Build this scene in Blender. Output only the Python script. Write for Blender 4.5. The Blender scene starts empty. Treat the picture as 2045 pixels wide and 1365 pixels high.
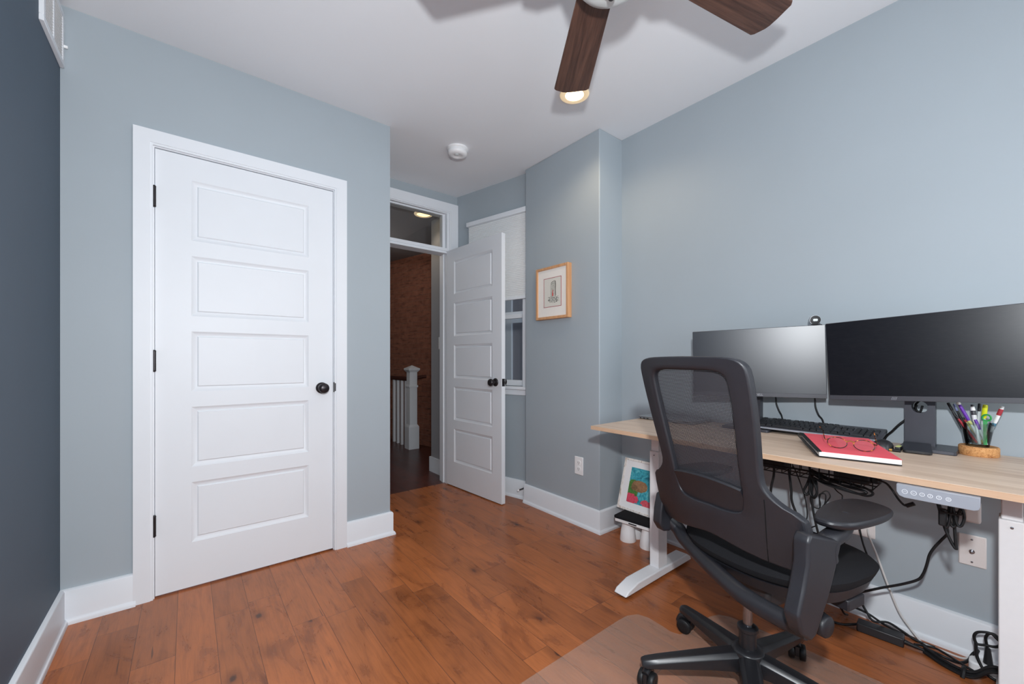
import bpy, bmesh, math, random
from mathutils import Vector, Matrix
random.seed(7)
PI = math.pi
SC = bpy.context.scene
COL = SC.collection

# ---------------------------------------------------------------- camera
cam_d = bpy.data.cameras.new('camera')
cam = bpy.data.objects.new('camera', cam_d)
COL.objects.link(cam)
cam.location = (0, 0, 1.071)
cam.rotation_euler = (PI/2, 0, -math.radians(38.59))
cam_d.sensor_width = 36.0
cam_d.lens = 811.9/2045*36.0
cam_d.shift_y = (719.2-682.5)/2045
cam_d.clip_start = 0.02
SC.camera = cam

# ---------------------------------------------------------------- exposure, daylight, flash
SC.view_settings.view_transform = 'Standard'
SC.view_settings.look = 'None'
SC.view_settings.gamma = 1.0
SC.view_settings.use_curve_mapping = False
SC.view_settings.exposure = 0.0
SC.cycles.max_bounces = 10
SC.cycles.diffuse_bounces = 6
SC.cycles.transparent_max_bounces = 16
SC.cycles.use_denoising = True
SC.cycles.caustics_reflective = False
SC.cycles.caustics_refractive = False

W = bpy.data.worlds.new('world'); SC.world = W
W.use_nodes = True
bg = W.node_tree.nodes['Background']
bg.inputs[0].default_value = (0.62, 0.74, 0.92, 1); bg.inputs[1].default_value = 1.3

def light(name, kind, loc, power, col=(1, 1, 1), size=.1, rot=(0, 0, 0), size_y=None, spot=None, blend=.5):
    d = bpy.data.lights.new(name, kind); d.energy = power; d.color = col
    if kind == 'AREA':
        d.size = size
        if size_y: d.shape = 'RECTANGLE'; d.size_y = size_y
    else:
        d.shadow_soft_size = size
    if kind == 'SPOT': d.spot_size = spot; d.spot_blend = blend
    o = bpy.data.objects.new(name, d); o.location = loc; o.rotation_euler = rot
    COL.objects.link(o); return o
light('flash', 'POINT', (0.03, -0.05, 1.39), 116, (0.94, 0.972, 1.0), .034)
# daylight through the two windows of the wall behind the camera
light('daylight_pane', 'AREA', (0.15, -1.24, 1.45), 19, (0.94, 0.97, 1.0), .84, (PI/2, 0, 0), 1.3)
light('daylight_pane', 'AREA', (1.55, -1.24, 1.45), 19, (0.94, 0.97, 1.0), .84, (PI/2, 0, 0), 1.3)

# ---------------------------------------------------------------- materials
def lin(c):
    return tuple(((x/255)/12.92 if x/255 <= .04045 else ((x/255+.055)/1.055)**2.4) for x in c)
class NT:
    def __init__(s, name):
        s.m = bpy.data.materials.new(name); s.m.use_nodes = True
        s.t = s.m.node_tree; s.n = s.t.nodes; s.l = s.t.links
        s.p = s.n['Principled BSDF']; s.out = s.n['Material Output']
    def new(s, t, **k):
        n = s.n.new(t)
        for a, v in k.items(): setattr(n, a, v)
        return n
    def lk(s, a, b): s.l.new(a, b)
    def val(s, sock, v): sock.default_value = v
    def math(s, op, a, b=None, c=None):
        n = s.new('ShaderNodeMath', operation=op)
        for i, x in enumerate((a, b, c)):
            if x is None: continue
            if isinstance(x, (int, float)): n.inputs[i].default_value = x
            else: s.lk(x, n.inputs[i])
        return n.outputs[0]
    def obj(s): return s.new('ShaderNodeTexCoord').outputs['Object']
    def gen(s): return s.new('ShaderNodeNewGeometry').outputs['Position']
    def mapping(s, vec, scale=(1, 1, 1), rot=(0, 0, 0), loc=(0, 0, 0)):
        n = s.new('ShaderNodeMapping'); n.inputs['Scale'].default_value = scale
        n.inputs['Rotation'].default_value = rot; n.inputs['Location'].default_value = loc
        s.lk(vec, n.inputs['Vector']); return n.outputs[0]
    def noise(s, vec, scale, detail=4, rough=.5, dist=0):
        n = s.new('ShaderNodeTexNoise'); n.inputs['Scale'].default_value = scale
        n.inputs['Detail'].default_value = detail; n.inputs['Roughness'].default_value = rough
        n.inputs['Distortion'].default_value = dist; s.lk(vec, n.inputs['Vector']); return n.outputs[0]
    def ramp(s, fac, stops):
        n = s.new('ShaderNodeValToRGB'); s.lk(fac, n.inputs[0]); r = n.color_ramp
        while len(r.elements) < len(stops): r.elements.new(.5)
        for e, (p, c) in zip(r.elements, stops):
            e.position = p; e.color = (*c, 1) if len(c) == 3 else c
        return n.outputs[0]
    def mix(s, fac, a, b, mode='MIX'):
        n = s.new('ShaderNodeMix', data_type='RGBA', blend_type=mode)
        for sock, x in ((n.inputs[0], fac), (n.inputs[6], a), (n.inputs[7], b)):
            if isinstance(x, (int, float)): sock.default_value = x
            elif isinstance(x, tuple): sock.default_value = (*x, 1) if len(x) == 3 else x
            else: s.lk(x, sock)
        return n.outputs[2]
    def bump(s, h, strength=.2, dist=.002):
        n = s.new('ShaderNodeBump'); n.inputs['Strength'].default_value = strength
        n.inputs['Distance'].default_value = dist; s.lk(h, n.inputs['Height']); s.lk(n.outputs[0], s.p.inputs['Normal'])
def plain(name, rgb, rough=.5, spec=.5, metal=0, var=.04, nscale=30, bump=0, coat=0):
    """painted / moulded surface: base colour with faint mottling"""
    t = NT(name); c = lin(rgb)
    f = t.noise(t.obj(), nscale, 3)
    lo = tuple(x*(1-var) for x in c); hi = tuple(min(1, x*(1+var)) for x in c)
    t.lk(t.ramp(f, [(.3, lo), (.7, hi)]), t.p.inputs['Base Color'])
    t.p.inputs['Roughness'].default_value = rough
    t.p.inputs['Specular IOR Level'].default_value = spec
    t.p.inputs['Metallic'].default_value = metal
    if coat: t.p.inputs['Coat Weight'].default_value = coat
    if bump: t.bump(t.noise(t.obj(), nscale*12, 2), bump, .001)
    return t.m
M = {}
M['wall'] = plain('blue_grey_wall_paint', (164, 173, 179), .55, .3, var=.012, nscale=3, bump=.05)
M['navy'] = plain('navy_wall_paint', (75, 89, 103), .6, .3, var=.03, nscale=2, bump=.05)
M['ceil'] = plain('white_ceiling_paint', (232, 234, 237), .8, .2, var=.01, nscale=2)
M['white'] = plain('white_trim_paint', (226, 229, 233), .45, .35, var=.008, nscale=6)
M['shade'] = plain('white_shade_fabric', (226, 227, 227), .8, .2, var=.01, nscale=6)
M['hallpaint'] = plain('hall_grey_paint', (150, 150, 152), .6, .3, var=.02, nscale=3)
M['bronze'] = plain('dark_bronze', (52, 48, 50), .32, .5, .6, var=.1)
M['black'] = plain('black_plastic', (34, 34, 37), .42, .5, var=.06, bump=.1)
M['chairblk'] = plain('charcoal_chair_plastic', (32, 32, 37), .44, .5, var=.06, nscale=40, bump=.25)
M['chairblk2'] = plain('charcoal_frame_plastic', (33, 33, 38), .42, .5, var=.05, nscale=40, bump=.2)
M['basebl'] = plain('black_nylon_base', (30, 30, 33), .33, .5, var=.05, nscale=40, bump=.1)
M['fabric'] = plain('black_seat_fabric', (26, 26, 29), .9, .2, var=.15, nscale=300, bump=.3)
M['rubber'] = plain('black_rubber', (22, 22, 24), .5, .4, var=.08)
M['cable'] = plain('black_cable', (20, 20, 22), .5, .4, var=.05)
M['wcable'] = plain('white_cable', (205, 202, 200), .5, .4, var=.03)
M['deskmetal'] = plain('white_powder_coat', (226, 225, 226), .45, .4, var=.01, nscale=60, bump=.06)
M['grey'] = plain('grey_plastic', (150, 154, 163), .38, .5, var=.03)
M['bezel'] = plain('dark_grey_bezel', (62, 62, 68), .4, .5, var=.03)
M['stand'] = plain('graphite_stand', (66, 67, 74), .36, .5, .35, var=.04)
M['silver'] = plain('silver_aluminium', (176, 178, 182), .35, .5, .8, var=.02)
M['chrome'] = plain('steel', (150, 150, 155), .25, .5, 1, var=.02)
M['keycap'] = plain('black_keycap', (30, 31, 35), .45, .5, var=.05)
M['plate'] = plain('white_plastic', (240, 240, 240), .35, .5, var=.008)
M['almond'] = plain('light_beige_plastic', (222, 215, 212), .4, .5, var=.01)
M['dark'] = plain('dark_slot', (18, 18, 18), .7, .2)
M['mat_board'] = plain('cream_mat_board', (240, 234, 226), .8, .2, var=.01)
M['paper'] = plain('white_paper', (242, 240, 240), .8, .2, var=.01, nscale=200)
M['red'] = plain('red_notebook_cover', (236, 92, 104), .45, .4, var=.03)
M['redline'] = plain('red_line', (166, 52, 62), .6, .3)
M['bowl'] = plain('frosted_white_bowl', (214, 220, 220), .3, .5, var=.01)
M['nickel'] = plain('brushed_nickel', (190, 192, 194), .35, .5, .7, var=.02)
M['purple'] = plain('purple_plastic', (104, 44, 168), .35, .5)
M['yellow'] = plain('yellow_plastic', (216, 222, 30), .35, .5)
M['green'] = plain('green_plastic', (40, 150, 74), .4, .5)
M['teal'] = plain('teal_plastic', (60, 116, 140), .4, .5)
M['bluegrey'] = plain('blue_grey_plastic', (120, 128, 170), .4, .5)
M['brass'] = plain('brass', (206, 160, 90), .3, .5, 1)
M['sticky'] = plain('yellow_note', (196, 200, 130), .8, .2)
M['icon'] = plain('white_icon_ink', (228, 230, 234), .6, .3)
M['logo'] = plain('grey_logo_ink', (150, 152, 158), .5, .4)

def screen_mat(name, rgb, rough, dust, spec=.5):
    t = NT(name); c = lin(rgb)
    f = t.noise(t.mapping(t.obj(), (6, 6, 30)), 6, 6, .7)
    t.lk(t.ramp(f, [(.45, c), (.8, tuple(x+dust for x in c))]), t.p.inputs['Base Color'])
    t.p.inputs['Roughness'].default_value = rough; t.p.inputs['Specular IOR Level'].default_value = spec
    return t.m
M['screen'] = screen_mat('matte_screen', (20, 23, 32), .34, .002, .8)
M['screen2'] = screen_mat('matte_screen_dusty', (13, 13, 20), .3, .006, .38)

def glass(name, tint=(1, 1, 1), refl=1.0, rough=.02):
    t = NT(name); t.n.remove(t.p)
    tr = t.new('ShaderNodeBsdfTransparent'); tr.inputs[0].default_value = (*tint, 1)
    gl = t.new('ShaderNodeBsdfGlossy'); gl.inputs['Roughness'].default_value = rough
    fr = t.new('ShaderNodeFresnel'); fr.inputs[0].default_value = 1.45
    mx = t.new('ShaderNodeMixShader'); f = t.math('MULTIPLY', fr.outputs[0], refl)
    t.lk(f, mx.inputs[0]); t.lk(tr.outputs[0], mx.inputs[1]); t.lk(gl.outputs[0], mx.inputs[2]); t.lk(mx.outputs[0], t.out.inputs[0])
    return t.m
M['glass'] = glass('window_glass', (.95, .96, .96))
M['cupglass'] = glass('clear_tumbler', (.86, .9, .9), 1.6, .05)
M['lens'] = glass('spectacle_lens', (.97, .97, .97), .6)

def emit(name, rgb, s):
    t = NT(name); t.p.inputs['Base Color'].default_value = (*lin(rgb), 1)
    t.p.inputs['Emission Color'].default_value = (*lin(rgb), 1); t.p.inputs['Emission Strength'].default_value = s
    return t.m
M['lamp'] = emit('warm_lamp', (255, 226, 178), 5)
M['halllamp'] = emit('warm_hall_lamp', (255, 214, 140), 3)
M['cone'] = emit('warm_glow_reflector', (252, 226, 184), .45)  # slight emission stands in for bulb light falling on the trim rings

def wood_floor(name, base, dark, seam_x=-.034, pw=.1212, gloss=.27, tone=1.0):
    t = NT(name)
    pos = t.gen(); sx = t.new('ShaderNodeSeparateXYZ'); t.lk(pos, sx.inputs[0])
    X, Y = sx.outputs[0], sx.outputs[1]
    u = t.math('DIVIDE', t.math('SUBTRACT', X, seam_x), pw)
    row = t.math('FLOOR', u); fu = t.math('FRACT', u)
    wn = t.new('ShaderNodeTexWhiteNoise', noise_dimensions='1D'); t.lk(row, wn.inputs['W'])
    rv = wn.outputs[0]
    plen = t.math('MULTIPLY_ADD', rv, .45, .62)
    v = t.math('DIVIDE', t.math('ADD', Y, t.math('MULTIPLY', rv, 13.7)), plen)
    colm = t.math('FLOOR', v); fv = t.math('FRACT', v)
    cmb = t.new('ShaderNodeCombineXYZ'); t.lk(row, cmb.inputs[0]); t.lk(colm, cmb.inputs[1])
    wn2 = t.new('ShaderNodeTexWhiteNoise', noise_dimensions='3D'); t.lk(cmb.outputs[0], wn2.inputs['Vector'])
    pid = wn2.outputs[0]
    # grain coordinates, shifted plank by plank
    off = t.new('ShaderNodeCombineXYZ'); t.lk(t.math('MULTIPLY', pid, 37.0), off.inputs[2])
    add = t.new('ShaderNodeVectorMath', operation='ADD'); t.lk(pos, add.inputs[0]); t.lk(off.outputs[0], add.inputs[1])
    gv = add.outputs[0]
    blot = t.noise(t.mapping(gv, (9, 3.2, 1)), 1.0, 5, .6, 1.2)
    grain = t.noise(t.mapping(gv, (75, 5, 1)), 1.0, 5, .65, .6)
    fine = t.noise(t.mapping(gv, (260, 14, 1)), 1.0, 2, .5)
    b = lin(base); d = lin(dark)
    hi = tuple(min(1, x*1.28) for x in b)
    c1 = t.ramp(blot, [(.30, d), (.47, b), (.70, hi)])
    c2 = t.mix(.42, c1, t.ramp(grain, [(.3, d), (.52, b), (.75, hi)]))
    c3 = t.mix(t.math('MULTIPLY', fine, .16), c2, d)
    # plank to plank tone
    tint = t.ramp(pid, [(0, (.80, .78, .78)), (.5, (1, 1, 1)), (1, (1.13, 1.10, 1.06))])
    c4 = t.mix(1.0, c3, tint, 'MULTIPLY')
    # knots
    vo = t.new('ShaderNodeTexVoronoi'); vo.inputs['Scale'].default_value = 1.0
    t.lk(t.mapping(gv, (7.5, 4.4, 1)), vo.inputs['Vector'])
    wob = t.noise(t.mapping(gv, (38, 22, 1)), 1.0, 3, .6)
    kd = t.math('ADD', vo.outputs['Distance'], t.math('MULTIPLY_ADD', wob, .16, -.08))
    sep = t.new('ShaderNodeSeparateColor'); t.lk(vo.outputs['Color'], sep.inputs[0])
    keep = t.math('GREATER_THAN', sep.outputs[0], .5)
    core = t.math('MULTIPLY', t.ramp(kd, [(.045, (1, 1, 1)), (.10, (0, 0, 0))]), keep)
    halo = t.math('MULTIPLY', t.ramp(kd, [(.06, (1, 1, 1)), (.30, (0, 0, 0))]), t.math('MULTIPLY', keep, .55))
    c5 = t.mix(halo, c4, tuple(x*.7 for x in d)); c6 = t.mix(t.math('MULTIPLY', core, .85), c5, lin((62, 38, 30)))
    # long cracks
    crk = t.noise(t.mapping(gv, (55, 2.2, 1)), 1.0, 2, .5, .3)
    crm = t.ramp(crk, [(.742, (0, 0, 0)), (.765, (1, 1, 1))])
    c7 = t.mix(t.math('MULTIPLY', crm, .7), c6, lin((70, 46, 36)))
    # bevelled seams
    eu = t.math('MINIMUM', fu, t.math('SUBTRACT', 1.0, fu)); ev = t.math('MINIMUM', fv, t.math('SUBTRACT', 1.0, fv))
    su = t.math('MULTIPLY', eu, pw); sv = t.math('MULTIPLY', ev, plen)
    e = t.math('MINIMUM', su, sv)
    seam = t.ramp(t.math('MULTIPLY', e, 100.0), [(.04, (1, 1, 1)), (.14, (0, 0, 0))])
    c8 = t.mix(t.math('MULTIPLY', seam, .72), c7, lin((64, 34, 24)))
    if tone != 1.0: c8 = t.mix(1.0, c8, (tone, tone, tone), 'MULTIPLY')
    t.lk(c8, t.p.inputs['Base Color'])
    t.lk(t.math('MULTIPLY_ADD', blot, .16, gloss-.06), t.p.inputs['Roughness'])
    t.p.inputs['Specular IOR Level'].default_value = .45
    h = t.math('ADD', t.math('MULTIPLY', seam, -1.0), t.math('MULTIPLY', t.noise(t.mapping(gv, (14, 5, 1)), 1.0, 2), .5))
    t.bump(h, .25, .0015)
    return t.m
M['floor'] = wood_floor('hand_scraped_wood_planks', (166, 97, 54), (110, 60, 36))
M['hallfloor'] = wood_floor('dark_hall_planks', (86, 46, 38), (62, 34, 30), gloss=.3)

def wood(name, a, b, sc, rough=.45, axis='y', cont=(.3, .7)):
    t = NT(name)
    s = {'x': (2, 40, 40), 'y': (40, 2, 40), 'z': (40, 40, 2)}[axis]
    f = t.noise(t.mapping(t.obj(), tuple(x*sc for x in s)), 1, 6, .65, .8)
    f2 = t.noise(t.mapping(t.obj(), tuple(x*sc*5 for x in s)), 1, 3, .5)
    ff = t.math('ADD', t.math('MULTIPLY', f, .7), t.math('MULTIPLY', f2, .3))
    t.lk(t.ramp(ff, [(cont[0], lin(a)), (cont[1], lin(b))]), t.p.inputs['Base Color'])
    t.p.inputs['Roughness'].default_value = rough
    return t.m
M['desk'] = wood('light_oak_laminate', (186, 157, 134), (224, 202, 181), .55, .42, 'y', (.32, .66))
M['deskedge'] = wood('light_oak_edge', (188, 150, 120), (208, 176, 147), .5, .5, 'y')
M['walnut'] = wood('dark_walnut_blade', (48, 28, 22), (106, 74, 60), .9, .42, 'x', (.34, .68))
M['rail'] = wood('dark_stained_rail', (58, 26, 18), (92, 44, 32), .8, .6, 'y')
M['frameoak'] = wood('honey_oak_frame', (190, 134, 92), (226, 176, 128), .8, .42, 'z')
M['whitewash'] = wood('whitewashed_wood', (168, 138, 112), (240, 234, 228), 1.2, .6, 'z', (.36, .5))

def cork():
    t = NT('cork'); f = t.noise(t.obj(), 90, 5, .7); g = t.noise(t.obj(), 300, 3)
    t.lk(t.ramp(t.math('ADD', t.math('MULTIPLY', f, .6), t.math('MULTIPLY', g, .4)), [(.34, lin((150, 94, 52))), (.5, lin((204, 148, 92))), (.7, lin((222, 172, 118)))]), t.p.inputs['Base Color'])
    t.p.inputs['Roughness'].default_value = .85; t.bump(f, .4, .002); return t.m
M['cork'] = cork()
def tortoise():
    t = NT('tortoiseshell'); f = t.noise(t.obj(), 70, 2, .5)
    t.lk(t.ramp(f, [(.52, lin((36, 20, 15))), (.60, lin((140, 66, 24))), (.68, lin((226, 150, 60)))]), t.p.inputs['Base Color'])
    t.p.inputs['Roughness'].default_value = .25; return t.m
M['tortoise'] = tortoise()
def brick():
    t = NT('old_red_brick'); pos = t.obj()
    bt = t.new('ShaderNodeTexBrick'); t.lk(t.mapping(pos, (1, 1, 1), (PI/2, 0, 0)), bt.inputs['Vector'])
    mp = bt.inputs
    mp['Scale'].default_value = 1; mp['Brick Width'].default_value = .205; mp['Row Height'].default_value = .068
    mp['Mortar Size'].default_value = .006; mp['Mortar Smooth'].default_value = .4
    mp['Color1'].default_value = (*lin((150, 94, 72)), 1); mp['Color2'].default_value = (*lin((128, 78, 60)), 1)
    mp['Mortar'].default_value = (*lin((134, 96, 80)), 1)
    n = t.noise(pos, 14, 5, .65); n2 = t.noise(t.mapping(pos, (8, 8, 46)), 1, 4)
    c = t.mix(.45, bt.outputs[0], t.ramp(n, [(.3, lin((104, 62, 48))), (.7, lin((168, 112, 88)))]))
    c = t.mix(t.ramp(n2, [(.54, (0, 0, 0)), (.70, (.7, .7, .7))]), c, lin((66, 38, 32)))
    t.lk(c, t.p.inputs['Base Color']); t.p.inputs['Roughness'].default_value = .85
    t.bump(t.math('ADD', bt.outputs['Fac'], t.math('MULTIPLY', n, -1.0)), .6, .006); return t.m
M['brick'] = brick()
def weave():
    """open knitted mesh: threads with real gaps between them"""
    t = NT('open_black_mesh'); sp = t.new('ShaderNodeSeparateXYZ'); t.lk(t.obj(), sp.inputs[0])
    def thread(sock, pitch, duty):
        f = t.math('FRACT', t.math('DIVIDE', sock, pitch)); return t.math('LESS_THAN', f, duty)
    a = thread(sp.outputs[2], .0042, .56); b = thread(sp.outputs[1], .0042, .48)
    f = t.math('MAXIMUM', a, b)
    tr = t.new('ShaderNodeBsdfTransparent'); mx = t.new('ShaderNodeMixShader')
    t.p.inputs['Base Color'].default_value = (*lin((46, 45, 50)), 1); t.p.inputs['Roughness'].default_value = .6
    t.lk(f, mx.inputs[0]); t.lk(tr.outputs[0], mx.inputs[1]); t.lk(t.p.outputs[0], mx.inputs[2]); t.lk(mx.outputs[0], t.out.inputs[0])
    return t.m
M['weave'] = weave()
def vinyl():
    t = NT('frosted_vinyl'); tr = t.new('ShaderNodeBsdfTransparent'); tr.inputs[0].default_value = (.985, .98, .975, 1)
    mx = t.new('ShaderNodeMixShader'); mx.inputs[0].default_value = .115
    t.p.inputs['Base Color'].default_value = (*lin((216, 204, 192)), 1); t.p.inputs['Roughness'].default_value = .32
    t.bump(t.noise(t.obj(), 260, 2), .2, .001)
    t.lk(tr.outputs[0], mx.inputs[1]); t.lk(t.p.outputs[0], mx.inputs[2]); t.lk(mx.outputs[0], t.out.inputs[0]); return t.m
M['vinyl'] = vinyl()
def reef():
    """loose painted sheet: teal ground, brown animal-like blot, coral red fans"""
    t = NT('underwater_painting'); o = t.obj(); sp = t.new('ShaderNodeSeparateXYZ'); t.lk(o, sp.inputs[0])
    n = t.noise(o, 22, 4, .6, 1.5); base = t.ramp(n, [(.3, lin((24, 104, 122))), (.5, lin((58, 162, 178))), (.7, lin((116, 196, 200)))])
    def blob(cx, cz, rx, rz, wob):
        a = t.math('DIVIDE', t.math('SUBTRACT', sp.outputs[0], cx), rx); b = t.math('DIVIDE', t.math('SUBTRACT', sp.outputs[2], cz), rz)
        d = t.math('ADD', t.math('MULTIPLY', a, a), t.math('MULTIPLY', b, b))
        d = t.math('ADD', d, t.math('MULTIPLY_ADD', t.noise(o, 60, 3), wob, -.5*wob)); return t.math('LESS_THAN', d, 1.0)
    c = t.mix(blob(-.055, -.035, .04, .07, 1.6), base, lin((70, 120, 50)))
    c = t.mix(blob(-.01, .0, .055, .034, .7), c, lin((150, 112, 78)))
    c = t.mix(blob(-.045, -.012, .022, .018, .5), c, lin((120, 92, 60)))
    c = t.mix(blob(-.055, -.082, .05, .03, 2.2), c, lin((218, 72, 96)))
    c = t.mix(blob(.055, -.09, .04, .02, 2.2), c, lin((214, 84, 98)))
    c = t.mix(.7, c, t.ramp(t.noise(o, 75, 4, .7, 1.0), [(.3, (.12, .12, .12)), (.7, (.95, .95, .95))]), 'SOFT_LIGHT')
    t.lk(c, t.p.inputs['Base Color']); t.p.inputs['Roughness'].default_value = .5; return t.m
M['reef'] = reef()
M['ink'] = plain('black_ink', (52, 50, 48), .8, .2, var=.3, nscale=60)
M['inkgrey'] = plain('pale_ink_wash', (196, 194, 184), .8, .2, var=.06, nscale=60)
M['inkred'] = plain('red_ink', (196, 60, 56), .8, .2)
M['printpaper'] = plain('ivory_print_paper', (222, 218, 208), .8, .2, var=.01)
M['siding'] = plain('grey_light_well_wall', (92, 88, 88), .8, .2, var=.08, nscale=8)

# ---------------------------------------------------------------- mesh helpers
class MB:
    def __init__(s): s.b = bmesh.new()
    def v(s, *p): return s.b.verts.new(p)
    def face(s, vs):
        try: return s.b.faces.new(vs)
        except ValueError: return None
    def poly(s, pts): return s.face([s.b.verts.new(p) for p in pts])
    def box(s, x0, x1, y0, y1, z0, z1, mat=None):
        ps = [(x, y, z) for z in (z0, z1) for y in (y0, y1) for x in (x0, x1)]
        if mat is not None: ps = [tuple(mat @ Vector(p)) for p in ps]
        q = [s.b.verts.new(p) for p in ps]
        for f in ((0, 2, 3, 1), (4, 5, 7, 6), (0, 1, 5, 4), (2, 6, 7, 3), (0, 4, 6, 2), (1, 3, 7, 5)): s.face([q[i] for i in f])
        return s
    def prism(s, pts, fn, h0, h1):
        """pts: 2-D outline; fn(a,b,h) -> xyz; extruded from h0 to h1"""
        A = [s.b.verts.new(fn(a, b, h0)) for a, b in pts]; B = [s.b.verts.new(fn(a, b, h1)) for a, b in pts]
        n = len(pts); s.face(A[::-1]); s.face(B)
        for i in range(n): s.face([A[i], A[(i+1) % n], B[(i+1) % n], B[i]])
        return s
    def lathe(s, prof, c=(0, 0, 0), seg=24, mat=None, cap=True):
        """prof: (r, h) pairs about z through c (or about mat's z)"""
        rings = []
        for r, h in prof:
            ring = []
            for i in range(seg):
                a = 2*PI*i/seg; p = Vector((r*math.cos(a), r*math.sin(a), h))
                if mat is not None: p = mat @ p
                ring.append(s.b.verts.new(p + Vector(c)))
            rings.append(ring)
        for A, B in zip(rings, rings[1:]):
            for i in range(seg): s.face([A[i], A[(i+1) % seg], B[(i+1) % seg], B[i]])
        if cap: s.face(rings[0][::-1]); s.face(rings[-1])
        return s
    def tube(s, pts, r, seg=8, closed=False, smooth=6, flat=1.0):
        P = [Vector(p) for p in pts]
        if smooth > 1: P = catmull(P, smooth, closed)
        n = len(P); rings = []; prevn = None
        rr = r if callable(r) else (lambda t: r)
        for i, p in enumerate(P):
            a = P[(i-1) % n] if (closed or i > 0) else p; b = P[(i+1) % n] if (closed or i < n-1) else p
            t = (b-a).normalized() if (b-a).length > 1e-9 else Vector((0, 0, 1))
            if prevn is None:
                up = Vector((0, 0, 1)) if abs(t.z) < .9 else Vector((1, 0, 0)); nn = (up - t*up.dot(t)).normalized()
            else:
                nn = prevn - t*prevn.dot(t)
                nn = nn.normalized() if nn.length > 1e-6 else Vector((1, 0, 0))
            prevn = nn; bb = t.cross(nn); R = rr(i/max(1, n-1))
            rings.append([s.b.verts.new(p + nn*(R*flat*math.cos(2*PI*k/seg)) + bb*(R*math.sin(2*PI*k/seg))) for k in range(seg)])
        pairs = list(zip(rings, rings[1:])) + ([(rings[-1], rings[0])] if closed else [])
        for A, B in pairs:
            for k in range(seg): s.face([A[k], A[(k+1) % seg], B[(k+1) % seg], B[k]])
        if not closed: s.face(rings[0][::-1]); s.face(rings[-1])
        return s
    def ball(s, c, r, seg=16, sc=(1, 1, 1)):
        m = Matrix.Translation(Vector(c)) @ Matrix.Diagonal((*sc, 1))
        bmesh.ops.create_uvsphere(s.b, u_segments=seg, v_segments=max(6, seg//2), radius=r, matrix=m); return s
def catmull(P, k, closed):
    n = len(P); out = []
    rng = range(n if closed else n-1)
    for i in rng:
        g = (lambda j: P[j % n]) if closed else (lambda j: P[max(0, min(n-1, j))])
        p0, p1, p2, p3 = g(i-1), g(i), g(i+1), g(i+2)
        for j in range(k):
            t = j/k
            out.append(.5*((2*p1) + (p2-p0)*t + (2*p0-5*p1+4*p2-p3)*t*t + (3*p1-p0-3*p2+p3)*t**3))
    if not closed: out.append(P[-1].copy())
    return out
WORLD = {}
def wm(o):
    m = Matrix.Translation(o.location) @ o.rotation_euler.to_matrix().to_4x4()
    return wm(o.parent) @ m if o.parent else m
def obj(name, mb, mat, parent=None, local=False, bevel=0, seg=2, smooth=50, solid=None, sub=0, weld=False):
    """link one mesh object; vertices are given in world space unless local (then in the parent's space)"""
    b = mb.b
    if weld: bmesh.ops.remove_doubles(b, verts=b.verts, dist=1e-5)
    bmesh.ops.recalc_face_normals(b, faces=b.faces)
    if parent and not local: b.transform(wm(parent).inverted())
    xs = [v.co for v in b.verts]
    lo = Vector((min(v.x for v in xs), min(v.y for v in xs), min(v.z for v in xs))); hi = Vector((max(v.x for v in xs), max(v.y for v in xs), max(v.z for v in xs)))
    c = (lo+hi)/2
    if not parent: c.z = lo.z
    b.transform(Matrix.Translation(-c))
    me = bpy.data.meshes.new(name); b.to_mesh(me); b.free()
    o = bpy.data.objects.new(name, me); COL.objects.link(o); o.location = c
    if parent: o.parent = parent
    for m in (mat if isinstance(mat, (list, tuple)) else [mat]): me.materials.append(m)
    if smooth:
        me.shade_smooth()
        me.set_sharp_from_angle(angle=math.radians(smooth))
    if solid: 
        md = o.modifiers.new('solid', 'SOLIDIFY'); md.thickness = solid; md.offset = 0
    if bevel:
        md = o.modifiers.new('bevel', 'BEVEL'); md.width = bevel; md.segments = seg; md.limit_method = 'ANGLE'; md.angle_limit = math.radians(35); md.harden_normals = False
    if sub:
        md = o.modifiers.new('sub', 'SUBSURF'); md.levels = sub; md.render_levels = sub
    return o
def tag(o, label, cat, group=None, kind=None):
    o['label'] = label; o['category'] = cat
    if group: o['group'] = group
    if kind: o['kind'] = kind
    return o
def thing(name, loc, label, cat, group=None, rot=(0, 0, 0), kind=None):
    o = bpy.data.objects.new(name, None); COL.objects.link(o); o.empty_display_size = .05
    o.location = loc; o.rotation_euler = rot
    return tag(o, label, cat, group, kind)
def lab(o, label): o['label'] = label; return o
def struct(name, mb, mat, label, cat, **k): return tag(obj(name, mb, mat, **k), label, cat, kind='structure')
def text_mesh(mb, body, size, mat4, extrude=.0002):
    cu = bpy.data.curves.new('txt', 'FONT'); cu.body = body; cu.size = size; cu.align_x = 'CENTER'; cu.align_y = 'CENTER'; cu.extrude = extrude
    o = bpy.data.objects.new('txt', cu); COL.objects.link(o)
    dg = bpy.context.evaluated_depsgraph_get(); dg.update()
    me = bpy.data.meshes.new_from_object(o.evaluated_get(dg))
    me.transform(mat4); mb.b.from_mesh(me)
    bpy.data.objects.remove(o); bpy.data.curves.remove(cu); bpy.data.meshes.remove(me)
    return mb
def frame_mat(o, x, y):
    """matrix with origin o, local x and y axes (z = x cross y)"""
    x = Vector(x).normalized(); y = Vector(y); y = (y - x*y.dot(x)).normalized(); z = x.cross(y)
    return Matrix(((x.x, y.x, z.x, o[0]), (x.y, y.y, z.y, o[1]), (x.z, y.z, z.z, o[2]), (0, 0, 0, 1)))
def rrect(w, h, r, n=5):
    out = []
    for cx, cy, a0 in ((w/2-r, h/2-r, 0), (-w/2+r, h/2-r, 90), (-w/2+r, -h/2+r, 180), (w/2-r, -h/2+r, 270)):
        for i in range(n+1):
            a = math.radians(a0+90*i/n); out.append((cx+r*math.cos(a), cy+r*math.sin(a)))
    return out

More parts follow.
